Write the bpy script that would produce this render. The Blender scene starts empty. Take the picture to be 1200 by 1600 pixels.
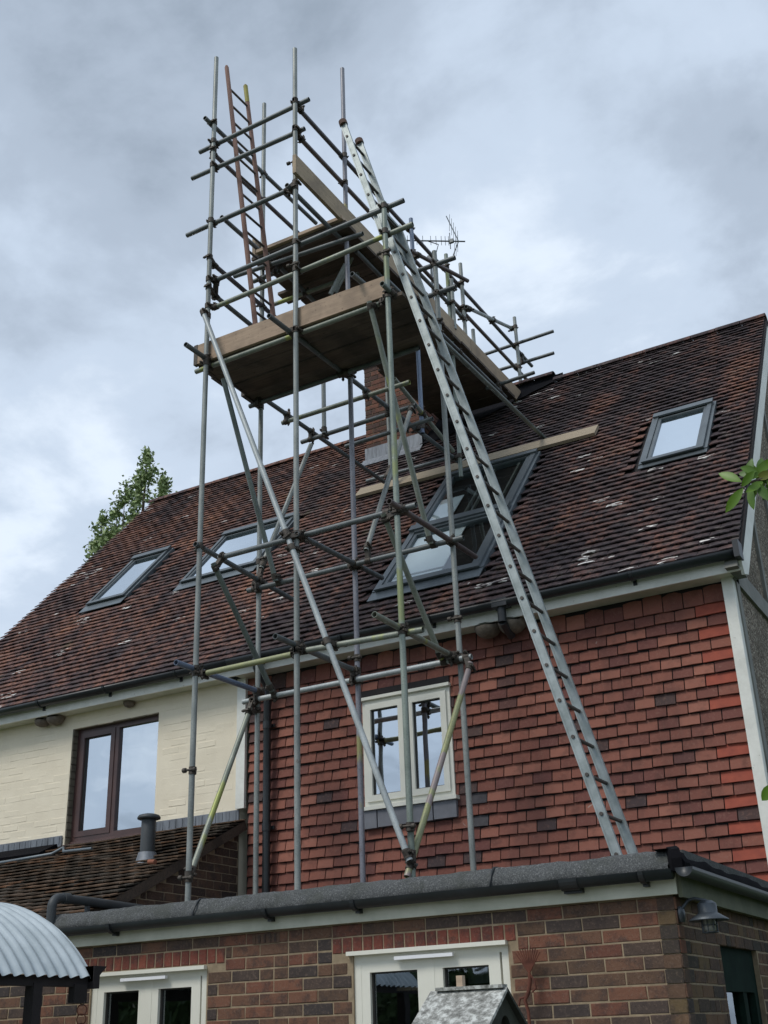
import bpy, math, random
from mathutils import Matrix, Vector, Euler, noise as mnoise
R_ = math.radians
random.seed(7)
S = bpy.context.scene
COL = S.collection

# ------------------------------------------------------------------ camera
cam = bpy.data.cameras.new('camera'); camo = bpy.data.objects.new('camera', cam); COL.objects.link(camo)
yaw, pitch, roll = .505554, .424844, -.0374761
fwd = Vector((-math.sin(yaw)*math.cos(pitch), math.cos(yaw)*math.cos(pitch), math.sin(pitch)))
rgt = Vector((math.cos(yaw), math.sin(yaw), 0)); up = rgt.cross(fwd)
r2 = rgt*math.cos(roll)+up*math.sin(roll); u2 = -rgt*math.sin(roll)+up*math.cos(roll)
CAM = Vector((0, 0, 1.6))
camo.matrix_world = Matrix(((r2.x, u2.x, -fwd.x, 0), (r2.y, u2.y, -fwd.y, 0), (r2.z, u2.z, -fwd.z, 1.6), (0, 0, 0, 1)))
cam.sensor_fit = 'VERTICAL'; cam.sensor_height = 24; cam.lens = 24*1810.5/1600
cam.clip_start = .05; cam.clip_end = 3000
S.camera = camo
S.render.resolution_x = 768; S.render.resolution_y = 1024
S.view_settings.view_transform = 'Standard'; S.view_settings.look = 'None'
S.view_settings.exposure = 0.20; S.view_settings.gamma = 1; S.view_settings.use_curve_mapping = False

# ------------------------------------------------------------------ world: overcast sky
SUN_EL, SUN_AZ = 52, 205      # sun behind the camera, a little to the left
wd = bpy.data.worlds.new('World'); S.world = wd; wd.use_nodes = True
nt = wd.node_tree; N = nt.nodes; L = nt.links; N.clear()
def wn(t, **k):
    n = N.new(t)
    for a, b in k.items(): setattr(n, a, b)
    return n
tc = wn('ShaderNodeTexCoord'); sep = wn('ShaderNodeSeparateXYZ'); L.new(tc.outputs['Generated'], sep.inputs[0])
mx = wn('ShaderNodeMath', operation='MAXIMUM'); L.new(sep.outputs['Z'], mx.inputs[0]); mx.inputs[1].default_value = 0
ad = wn('ShaderNodeMath', operation='ADD'); L.new(mx.outputs[0], ad.inputs[0]); ad.inputs[1].default_value = .30
dx = wn('ShaderNodeMath', operation='DIVIDE'); L.new(sep.outputs['X'], dx.inputs[0]); L.new(ad.outputs[0], dx.inputs[1])
dy = wn('ShaderNodeMath', operation='DIVIDE'); L.new(sep.outputs['Y'], dy.inputs[0]); L.new(ad.outputs[0], dy.inputs[1])
cb = wn('ShaderNodeCombineXYZ'); L.new(dx.outputs[0], cb.inputs[0]); L.new(dy.outputs[0], cb.inputs[1]); cb.inputs[2].default_value = 3.7
n1 = wn('ShaderNodeTexNoise'); n1.inputs['Scale'].default_value = 1.5; n1.inputs['Detail'].default_value = 3; n1.inputs['Roughness'].default_value = .45; n1.inputs['Distortion'].default_value = .35
n2 = wn('ShaderNodeTexNoise'); n2.inputs['Scale'].default_value = 3.4; n2.inputs['Detail'].default_value = 7; n2.inputs['Roughness'].default_value = .58; n2.inputs['Distortion'].default_value = .2
L.new(cb.outputs[0], n1.inputs['Vector']); L.new(cb.outputs[0], n2.inputs['Vector'])
mm = wn('ShaderNodeMix', data_type='FLOAT'); mm.inputs[0].default_value = .48
L.new(n1.outputs[0], mm.inputs[2]); L.new(n2.outputs[0], mm.inputs[3])
nv = wn('ShaderNodeVectorMath', operation='NORMALIZE'); L.new(tc.outputs['Generated'], nv.inputs[0])
wob = wn('ShaderNodeTexNoise'); wob.inputs['Scale'].default_value = 3.2; wob.inputs['Detail'].default_value = 3; L.new(nv.outputs[0], wob.inputs['Vector'])
wsub = wn('ShaderNodeVectorMath', operation='MULTIPLY_ADD'); L.new(wob.outputs['Color'], wsub.inputs[0]); wsub.inputs[1].default_value = (.30, .30, .30); wsub.inputs[2].default_value = (-.15, -.15, -.15)
wadd = wn('ShaderNodeVectorMath', operation='ADD'); L.new(nv.outputs[0], wadd.inputs[0]); L.new(wsub.outputs[0], wadd.inputs[1])
val = mm.outputs[0]
# broad cloud banks: (direction, radius, weight) dark banks negative, bright breaks positive
for d_, r_, w_ in (((-.13, .77, .62), .26, -.085), ((-.45, .52, .72), .24, -.07), ((-.62, .60, .50), .16, -.05), ((-.60, .50, .62), .22, .015), ((-.23, .83, .52), .17, .075), ((-.69, .64, .34), .24, .02), ((-.10, .70, .71), .10, .04), ((.5, .5, .7), .4, -.05), ((.2, -.8, .5), .35, -.07), ((-.5, -.75, .35), .3, .07), ((.35, -.85, .25), .25, .06)):
    ds = wn('ShaderNodeVectorMath', operation='DISTANCE'); L.new(wadd.outputs[0], ds.inputs[0]); ds.inputs[1].default_value = Vector(d_).normalized()
    mr = wn('ShaderNodeMapRange', interpolation_type='SMOOTHSTEP'); mr.inputs[1].default_value = r_; mr.inputs[2].default_value = r_*.25; mr.inputs[3].default_value = 0; mr.inputs[4].default_value = w_; L.new(ds.outputs['Value'], mr.inputs[0])
    aa = wn('ShaderNodeMath', operation='ADD'); L.new(val, aa.inputs[0]); L.new(mr.outputs[0], aa.inputs[1]); val = aa.outputs[0]
rp = wn('ShaderNodeValToRGB'); L.new(val, rp.inputs[0])
e = rp.color_ramp.elements
e[0].position = .35; e[0].color = (.285, .345, .425, 1)
e[1].position = .62; e[1].color = (.740, .830, .945, 1)
for p_, c_ in ((.45, (.415, .490, .595, 1)), (.54, (.550, .645, .775, 1))):
    q_ = e.new(p_); q_.color = c_
rp.color_ramp.interpolation = 'EASE'
sc = wn('ShaderNodeMix', data_type='RGBA', blend_type='MULTIPLY'); sc.inputs[0].default_value = 1
L.new(rp.outputs[0], sc.inputs[6]); sc.inputs[7].default_value = (10, 10, 10, 1)
sky = wn('ShaderNodeTexSky'); sky.sky_type = 'NISHITA'; sky.sun_disc = False
sky.sun_elevation = R_(SUN_EL); sky.sun_rotation = R_(SUN_AZ)
ms = wn('ShaderNodeMix', data_type='RGBA'); ms.inputs[0].default_value = .95
L.new(sky.outputs[0], ms.inputs[6]); L.new(sc.outputs[2], ms.inputs[7])
bg = wn('ShaderNodeBackground'); bg.inputs[1].default_value = .1; L.new(ms.outputs[2], bg.inputs[0])
wo = wn('ShaderNodeOutputWorld'); L.new(bg.outputs[0], wo.inputs[0])

sl = bpy.data.lights.new('sun', 'SUN'); sl.energy = 1.6; sl.angle = R_(20); sl.color = (1, .955, .88)
so = bpy.data.objects.new('sun', sl); COL.objects.link(so)
az = R_(SUN_AZ); el = R_(SUN_EL)
sd = Vector((math.sin(az)*math.cos(el), math.cos(az)*math.cos(el), math.sin(el)))   # towards the sun
so.rotation_euler = sd.to_track_quat('Z', 'Y').to_euler(); so.location = (-6, -10, 20)

# ------------------------------------------------------------------ materials
class NB:
    def __init__(s, name):
        s.m = bpy.data.materials.new(name); s.m.use_nodes = True
        s.n = s.m.node_tree.nodes; s.l = s.m.node_tree.links; s.n.clear()
        s.out = s.n.new('ShaderNodeOutputMaterial')
        s.b = s.n.new('ShaderNodeBsdfPrincipled'); s.l.new(s.b.outputs[0], s.out.inputs[0])
        s.g = s.n.new('ShaderNodeNewGeometry')
    def set(s, sock, v):
        if isinstance(v, (int, float)): sock.default_value = v
        elif isinstance(v, tuple): sock.default_value = v if len(v) == 4 or len(sock.default_value) == 3 else (*v, 1)
        else: s.l.new(v, sock)
    def noise(s, scale=5, detail=4, rough=.55, vec=None, stretch=None, dist=0):
        t = s.n.new('ShaderNodeTexNoise'); v = vec or s.g.outputs['Position']
        if stretch:
            mp = s.n.new('ShaderNodeMapping'); mp.inputs['Scale'].default_value = stretch; s.l.new(v, mp.inputs[0]); v = mp.outputs[0]
        s.l.new(v, t.inputs['Vector']); t.inputs['Scale'].default_value = scale; t.inputs['Detail'].default_value = detail
        t.inputs['Roughness'].default_value = rough; t.inputs['Distortion'].default_value = dist
        return t.outputs[0]
    def math(s, op, a, b=0.0, clamp=False):
        m = s.n.new('ShaderNodeMath'); m.operation = op; m.use_clamp = clamp; s.set(m.inputs[0], a); s.set(m.inputs[1], b); return m.outputs[0]
    def ramp(s, f, pts, interp='LINEAR'):
        r = s.n.new('ShaderNodeValToRGB'); r.color_ramp.interpolation = interp; e = r.color_ramp.elements
        e[0].position, c = pts[0][0], pts[0][1]; e[0].color = c if len(c) == 4 else (*c, 1)
        e[1].position, c = pts[-1][0], pts[-1][1]; e[1].color = c if len(c) == 4 else (*c, 1)
        for p, c in pts[1:-1]:
            q = e.new(p); q.color = c if len(c) == 4 else (*c, 1)
        s.l.new(f, r.inputs[0]); return r.outputs[0]
    def mask(s, f, lo, hi):
        m = s.n.new('ShaderNodeMapRange'); m.clamp = True; m.interpolation_type = 'SMOOTHSTEP'
        m.inputs[1].default_value = lo; m.inputs[2].default_value = hi; s.l.new(f, m.inputs[0]); return m.outputs[0]
    def mix(s, f, a, b, mode='MIX'):
        m = s.n.new('ShaderNodeMix'); m.data_type = 'RGBA'; m.blend_type = mode
        s.set(m.inputs[0], f); s.set(m.inputs[6], a); s.set(m.inputs[7], b); return m.outputs[2]
    def rnd(s):
        o = s.n.new('ShaderNodeObjectInfo'); a = s.math('ADD', s.g.outputs['Random Per Island'], o.outputs['Random'])
        return s.math('FRACT', a)
    def bump(s, f, strength=.3, dist=.01):
        b = s.n.new('ShaderNodeBump'); b.inputs['Strength'].default_value = strength; b.inputs['Distance'].default_value = dist
        s.l.new(f, b.inputs['Height']); s.l.new(b.outputs[0], s.b.inputs['Normal'])
    def fin(s, col, rough=.8, metal=0.0, spec=.5):
        s.set(s.b.inputs['Base Color'], col); s.set(s.b.inputs['Roughness'], rough); s.set(s.b.inputs['Metallic'], metal)
        s.b.inputs['Specular IOR Level'].default_value = spec
        return s.m

def mat_plain(name, c, c2=None, rough=.7, metal=0.0, scale=8, bump=.15, spec=.5, stretch=None):
    b = NB(name); n = b.noise(scale, 5, .6, stretch=stretch); c2 = c2 or tuple(x*.7 for x in c)
    col = b.ramp(n, [(.3, c2), (.65, c)]); f = b.noise(scale*14, 3)
    b.bump(f, bump, .004); return b.fin(col, rough, metal, spec)

def mat_roof(name, orange=.0, bright=1.0):
    b = NB(name); r = b.rnd()
    big = b.noise(.9, 3, .6, stretch=(1.5, .6, .6)); mid = b.noise(3.2, 3, .6, stretch=(1.3, .5, .5))
    mask_ = b.noise(1.5, 4, .6, stretch=(1.7, .35, .35))
    v = b.math('ADD', b.math('MULTIPLY', r, .36), b.math('MULTIPLY', b.math('SUBTRACT', b.math('ADD', b.math('ADD', big, mid), mask_), 1.5), 1.25))
    v = b.math('ADD', v, .22+orange)
    k = bright
    col = b.ramp(v, [(.0, (.030*k, .022*k, .024*k)), (.22, (.048*k, .032*k, .032*k)), (.42, (.080*k, .043*k, .037*k)), (.60, (.112*k, .056*k, .042*k)), (.80, (.135*k, .064*k, .044*k)), (1, (.175*k, .084*k, .052*k))])
    grime = b.noise(26, 4, .65); col = b.mix(b.mask(grime, .42, .66), col, (.028, .024, .026)); 
    gr = b.noise(9, 5, .7); col = b.mix(b.math('MULTIPLY', b.mask(gr, .52, .70), .5), col, (.165, .14, .125))
    moss = b.noise(2.1, 5, .7); col = b.mix(b.math('MULTIPLY', b.mask(moss, .60, .74), .5), col, (.09, .085, .04))
    li = b.noise(17, 3, .5, stretch=(.55, 1.5, 1.5)); sel = b.math('GREATER_THAN', b.math('FRACT', b.math('MULTIPLY', r, 37.0)), .968)
    col = b.mix(b.math('MULTIPLY', b.mask(li, .55, .60), sel), col, (.72, .70, .66))
    b.bump(grime, .5, .006); return b.fin(col, .88, 0, .25)

def mat_walltile():
    b = NB('hung tile clay'); r = b.rnd()
    col = b.ramp(r, [(.0, (.060, .045, .048)), (.04, (.085, .055, .05)), (.06, (.15, .058, .050)), (.35, (.205, .078, .058)), (.75, (.255, .098, .070)), (1, (.32, .13, .092))])
    n = b.noise(7, 5, .65); col = b.mix(b.math('MULTIPLY', b.mask(n, .48, .7), .45), col, (.085, .04, .033))
    m = b.noise(45, 4, .7); col = b.mix(b.math('MULTIPLY', b.mask(m, .5, .72), .35), col, (.29, .16, .12))
    s_ = b.noise(2.2, 3, .5, stretch=(1.5, 1, .35)); col = b.mix(b.math('MULTIPLY', b.mask(s_, .5, .68), .35), col, (.07, .038, .035))
    w_ = b.noise(5.5, 4, .75, dist=.6); col = b.mix(b.math('MULTIPLY', b.mask(w_, .70, .76), .5), col, (.45, .40, .36))
    b.bump(m, .35, .003); return b.fin(col, .85, 0, .3)

def mat_brick(name, pts, grime=(.05, .04, .038)):
    b = NB(name); r = b.rnd(); col = b.ramp(r, pts)
    n = b.noise(11, 5, .7); col = b.mix(b.math('MULTIPLY', b.mask(n, .44, .66), .65), col, grime)
    m = b.noise(60, 4, .7); col = b.mix(b.math('MULTIPLY', b.mask(m, .5, .7), .35), col, (.24, .17, .13))
    h = b.noise(150, 2, .6); col = b.mix(b.math('MULTIPLY', b.mask(h, .6, .7), .6), col, (.03, .022, .02))
    b.bump(m, .7, .004); return b.fin(col, .9, 0, .25)

def mat_tube(name, c, c2, metal=.22, spot=None, lo=.58, hi=.66):
    b = NB(name); n = b.noise(6, 5, .65, stretch=(1, 1, .4)); col = b.ramp(n, [(.32, c2), (.62, c)])
    s_ = b.noise(70, 3, .7); col = b.mix(b.math('MULTIPLY', b.mask(s_, .5, .7), .4), col, tuple(x*.45 for x in c2))
    if spot:
        p_ = b.noise(1.7, 3, .6, stretch=(1.6, 1.6, .8)); col = b.mix(b.mask(p_, lo, hi), col, spot)
    sp_ = b.noise(34, 4, .75); col = b.mix(b.math('MULTIPLY', b.mask(sp_, .66, .72), .7), col, (.52, .51, .47))
    rs = b.noise(14, 4, .7); col = b.mix(b.math('MULTIPLY', b.mask(rs, .66, .74), .6), col, (.14, .07, .04))
    b.bump(s_, .15, .002); return b.fin(col, .46, metal, .5)

def mat_glass(name, fac, tint=(.86, .92, .97)):
    b = NB(name); g = b.n.new('ShaderNodeBsdfGlossy'); g.inputs['Color'].default_value = (*tint, 1); g.inputs['Roughness'].default_value = .015
    t = b.n.new('ShaderNodeBsdfTransparent'); t.inputs[0].default_value = (.8, .86, .84, 1)
    w = b.noise(1.6, 2, .5); bp = b.n.new('ShaderNodeBump'); bp.inputs['Strength'].default_value = .06; bp.inputs['Distance'].default_value = .05
    b.l.new(w, bp.inputs['Height']); b.l.new(bp.outputs[0], g.inputs['Normal'])
    lw = b.n.new('ShaderNodeLayerWeight'); lw.inputs[0].default_value = .35
    f = b.math('ADD', b.math('MULTIPLY', lw.outputs['Fresnel'], .35), fac, True)
    mxs = b.n.new('ShaderNodeMixShader'); b.l.new(f, mxs.inputs[0]); b.l.new(t.outputs[0], mxs.inputs[1]); b.l.new(g.outputs[0], mxs.inputs[2])
    b.l.new(mxs.outputs[0], b.out.inputs[0]); return b.m

def mat_wood(name, c, c2, stretch=(.5, 8, 8), grime=None, rough=.8):
    b = NB(name); n = b.noise(7, 5, .6, stretch=stretch, dist=.4); col = b.ramp(n, [(.3, c2), (.65, c)])
    k = b.noise(3, 3, .6); 
    if grime: col = b.mix(b.math('MULTIPLY', b.mask(k, .45, .65), .7), col, grime)
    sp = b.noise(38, 3, .6); col = b.mix(b.math('MULTIPLY', b.mask(sp, .63, .72), .7), col, tuple(x*.35 for x in c2))
    o = b.n.new('ShaderNodeObjectInfo'); col = b.mix(b.math('MULTIPLY', o.outputs['Random'], .8), col, b.mix(1.0, col, (.55, .50, .46), 'MULTIPLY'))
    b.bump(n, .4, .004); return b.fin(col, rough, 0, .3)

def mat_pebble():
    b = NB('pebbledash'); v = b.n.new('ShaderNodeTexVoronoi'); v.inputs['Scale'].default_value = 75; b.l.new(b.g.outputs['Position'], v.inputs['Vector'])
    sp = b.n.new('ShaderNodeSeparateColor'); b.l.new(v.outputs['Color'], sp.inputs[0])
    col = b.ramp(sp.outputs[0], [(0, (.06, .05, .04)), (.4, (.16, .13, .10)), (.75, (.26, .21, .16)), (1, (.5, .46, .38))])
    dk = b.noise(2, 3); col = b.mix(b.math('MULTIPLY', b.mask(dk, .4, .7), .5), col, (.07, .06, .045))
    b.bump(b.math('SUBTRACT', 1.0, v.outputs['Distance']), .9, .01); return b.fin(col, .9, 0, .3)

MROOF_R = mat_roof('dark weathered roof clay', -.17, 1.7)
MROOF_L = mat_roof('mottled brown roof clay', .06, 1.85)
MROOF_LEAN = mat_brick('old lean-to roof clay', [(0, (.050, .043, .034)), (.5, (.085, .060, .042)), (.85, (.125, .078, .048)), (1, (.17, .085, .045))], (.035, .033, .026))
MWT = mat_walltile()
MWT_RED = mat_plain('newer bright red tile', (.34, .078, .046), (.25, .058, .038), .85, scale=12)
MBR = mat_brick('mixed stock brick', [(0, (.055, .047, .046)), (.24, (.085, .062, .052)), (.40, (.120, .074, .050)), (.65, (.165, .088, .058)), (.85, (.205, .090, .058)), (1, (.150, .064, .046))])
MBR_SOL = mat_brick('soldier course red brick', [(0, (.15, .05, .038)), (.6, (.20, .062, .045)), (1, (.26, .085, .055))])
MBR_DK = mat_brick('brown gable brick', [(0, (.05, .038, .034)), (.4, (.085, .055, .042)), (1, (.13, .08, .055))])
MBR_SIDE = mat_brick('darker side brick', [(0, (.05, .045, .038)), (.4, (.10, .062, .045)), (.8, (.15, .09, .055)), (1, (.13, .10, .05))])  # side wall bricks, darker and more olive than the front mix
MBR_CH = mat_brick('chimney brick', [(0, (.06, .042, .038)), (.4, (.13, .060, .044)), (1, (.20, .085, .055))])
MWT_DARK = mat_plain('dark grey hung tile', (.075, .070, .076), (.045, .04, .045), .85, scale=12)
MMORT = mat_plain('buff mortar', (.36, .28, .185), (.24, .185, .12), .95, scale=20, bump=.5)
MMORT_DK = mat_plain('brown mortar', (.34, .27, .18), (.22, .17, .12), .95, scale=20, bump=.5)
MBACK = mat_plain('dark batten gap', (.018, .014, .014), None, .95)
b = NB('cream masonry paint'); n_ = b.noise(3, 4, .6); c_ = b.ramp(n_, [(.3, (.77, .69, .54)), (.7, (.85, .77, .61))])
d_ = b.noise(1.1, 5, .7, stretch=(1, 1, .5)); c_ = b.mix(b.math('MULTIPLY', b.mask(d_, .55, .75), .35), c_, (.60, .55, .44))
f_ = b.noise(50, 4, .7); b.bump(f_, .35, .004); MCREAM = b.fin(c_, .75, 0, .3)
MREVEAL = mat_plain('grey brick reveal', (.17, .155, .12), (.10, .09, .07), .9)
b = NB('white fascia paint'); n_ = b.noise(2.5, 5, .7); c_ = b.ramp(n_, [(.35, (.66, .66, .60)), (.6, (.82, .82, .76))])
k_ = b.noise(30, 3, .8); c_ = b.mix(b.math('MULTIPLY', b.mask(k_, .68, .74), .7), c_, (.16, .13, .09)); MWHITE = b.fin(c_, .5, 0, .4)
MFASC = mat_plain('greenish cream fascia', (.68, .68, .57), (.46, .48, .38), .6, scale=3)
MFASC_SIDE = mat_plain('dark green side fascia', (.16, .17, .11), (.09, .10, .065), .8, scale=4)  # much darker and greener than the front fascia
MGUT = mat_plain('black gutter plastic', (.022, .026, .030), (.012, .015, .016), .42, scale=5, spec=.5)
MFELT = NB('mineral roofing felt'); n_ = MFELT.noise(110, 3, .8); c_ = MFELT.ramp(n_, [(.35, (.042, .045, .048)), (.55, (.095, .10, .10)), (.72, (.24, .24, .24))])
m_ = MFELT.noise(4, 5, .7); c_ = MFELT.mix(MFELT.math('MULTIPLY', MFELT.mask(m_, .45, .65), .55), c_, (.05, .055, .045)); MFELT.bump(n_, .8, .004); MFELT = MFELT.fin(c_, .9, 0, .3)
MLEAD = mat_plain('dull lead', (.22, .24, .27), (.11, .12, .135), .55, .3, scale=6, stretch=(4, 4, .6))
MUPVC = mat_plain('cream window frame', (.80, .79, .70), (.74, .73, .64), .4, scale=3, bump=.02)
MBEAD = mat_plain('dark glazing gasket', (.05, .045, .04), None, .6)
MBROWN = mat_plain('brown window frame', (.085, .045, .040), (.055, .03, .028), .4, scale=5, bump=.05)
MVEL = mat_plain('grey roof window metal', (.115, .135, .145), (.085, .10, .11), .4, .3, scale=4, bump=.03)
MVELP = mat_plain('pale roof window apron', (.16, .19, .21), (.10, .12, .135), .45, .4, scale=4, bump=.05)
MG_HI = mat_glass('sky reflecting glass', .70)
MG_MID = mat_glass('roof window glass', .80)
MG_BIG = mat_glass('half clear roof glass', .20)
MG_LO = mat_glass('dark window glass', .30)
MROOM = mat_plain('dim room', (.035, .03, .028), None, .9)
MROOMB = mat_plain('brown attic boarding', (.17, .125, .10), (.11, .08, .065), .8, scale=3)
MBLIND = mat_plain('white blind', (.85, .86, .88), (.78, .79, .82), .7, scale=2, bump=.02)
MPEB = mat_pebble()
MTIMB = mat_plain('grey painted timber', (.22, .22, .20), (.14, .14, .125), .75, scale=4)
MSLATE = mat_plain('grey slate sill', (.21, .215, .24), (.14, .145, .165), .6, scale=5)
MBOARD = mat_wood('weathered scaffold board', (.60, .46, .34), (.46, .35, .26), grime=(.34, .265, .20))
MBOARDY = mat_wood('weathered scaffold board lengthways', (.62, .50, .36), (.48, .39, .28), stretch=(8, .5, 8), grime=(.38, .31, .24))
MBOARDU = mat_wood('dark deck board', (.16, .125, .10), (.085, .07, .058), grime=(.055, .047, .042))  # boards in a far darker tone than the toe boards
MPLANK = mat_wood('pale new plank', (.50, .43, .32), (.38, .33, .25))
MT = [mat_tube('galvanised tube', (.315, .335, .315), (.18, .195, .185)),
      mat_tube('green grey tube', (.27, .31, .27), (.15, .18, .155), spot=(.24, .27, .13)),
      mat_tube('mauve grey tube', (.27, .27, .30), (.16, .16, .185), spot=(.30, .28, .12), lo=.62, hi=.68),
      mat_tube('blue tinted tube', (.19, .24, .33), (.10, .13, .20)),
      mat_tube('olive grey tube', (.28, .30, .25), (.16, .18, .15), spot=(.30, .33, .10), lo=.55, hi=.62),
      mat_tube('yellow painted tube', (.31, .32, .15), (.23, .245, .155), .1, spot=(.27, .22, .215), lo=.50, hi=.53),
      mat_tube('bright galvanised tube', (.46, .49, .49), (.30, .33, .33)),
      mat_tube('rust brown tube', (.15, .12, .115), (.085, .07, .07), .2),
      mat_tube('dull green tube', (.18, .21, .19), (.10, .12, .11)),
      mat_tube('shaded tube', (.150, .168, .172), (.085, .096, .10)),  # for horizontal tubes: their shaded undersides are put into the darker colour
      mat_tube('shaded mauve tube', (.135, .125, .14), (.08, .075, .085))]  # mauve copy for rails, darkened for the shaded undersides
MCOUP = mat_plain('rusty coupler steel', (.10, .085, .07), (.045, .04, .035), .65, .4, scale=25)
MALU = mat_plain('weathered aluminium', (.37, .41, .41), (.23, .265, .26), .5, .45, scale=9)
MRUNG = mat_plain('dark rung', (.10, .085, .075), (.055, .05, .045), .6, .2, scale=9)
MRCAP = mat_plain('brown rubber cap', (.13, .07, .05), None, .8)
MLWOOD = mat_wood('red brown ladder wood', (.30, .18, .145), (.19, .115, .095), stretch=(6, 6, .6))
MYEL = mat_plain('yellow paint', (.38, .34, .08), None, .7)
MBLACK = mat_plain('black sheeting', (.010, .010, .012), (.006, .006, .008), 1.0, scale=3, bump=.6, spec=.08)
MPIPE = mat_plain('dark grey pipe', (.050, .057, .062), (.03, .035, .038), .55, scale=4)
MCORR = mat_plain('galvanised corrugated sheet', (.50, .555, .58), (.36, .41, .43), .45, .25, scale=5)
MDWOOD = mat_plain('black stained timber', (.018, .015, .017), (.009, .008, .009), .85, scale=6, bump=.4)
MLAMP = mat_plain('grey lantern metal', (.09, .105, .12), (.055, .065, .075), .45, .4, scale=9)
MLGLASS = mat_plain('lantern glass', (.32, .33, .30), (.16, .17, .16), .15, 0)
MRUST = mat_plain('rust', (.15, .048, .028), (.08, .028, .02), .9, scale=16, bump=.5)
MNEST = mat_plain('mud nest', (.21, .175, .14), (.12, .10, .08), .95, scale=22, bump=.9)
MBIRD = NB('lichen on old board'); n_ = MBIRD.noise(28, 6, .75); c_ = MBIRD.ramp(n_, [(.36, (.10, .10, .09)), (.5, (.28, .28, .26)), (.6, (.55, .56, .53))]); MBIRD.bump(n_, .6, .004); MBIRD = MBIRD.fin(c_, .9)
MBIRDD = mat_plain('dark green old wood', (.035, .04, .03), (.02, .022, .018), .9, scale=20, bump=.4)
MTERRA = mat_plain('terracotta', (.30, .11, .06), (.2, .07, .04), .85, scale=10)
MGREEN = mat_plain('dark green door paint', (.012, .028, .022), (.008, .018, .015), .9, spec=.1)
b = NB('poplar leaf'); r_ = b.rnd(); c_ = b.ramp(r_, [(0, (.15, .20, .09)), (.5, (.26, .34, .14)), (1, (.40, .47, .24))]); MLEAF = b.fin(c_, .6, 0, .3)
b = NB('fruit tree leaf'); r_ = b.rnd(); c_ = b.ramp(r_, [(0, (.055, .125, .010)), (.6, (.11, .215, .016)), (1, (.16, .17, .03))]); MLEAF2 = b.fin(c_, .45, 0, .4)
b = NB('hedge leaf'); r_ = b.rnd(); c_ = b.ramp(r_, [(0, (.02, .04, .014)), (1, (.06, .095, .03))]); MHEDGE = b.fin(c_, .7, 0, .3)
MBARK = mat_plain('bark', (.12, .095, .07), (.06, .05, .04), .9, scale=15, bump=.8)
MGRASS = mat_plain('lawn', (.05, .085, .025), (.03, .05, .015), .95, scale=3)
MPAVE = mat_plain('patio slab', (.28, .26, .22), (.2, .18, .15), .9, scale=4)

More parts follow.
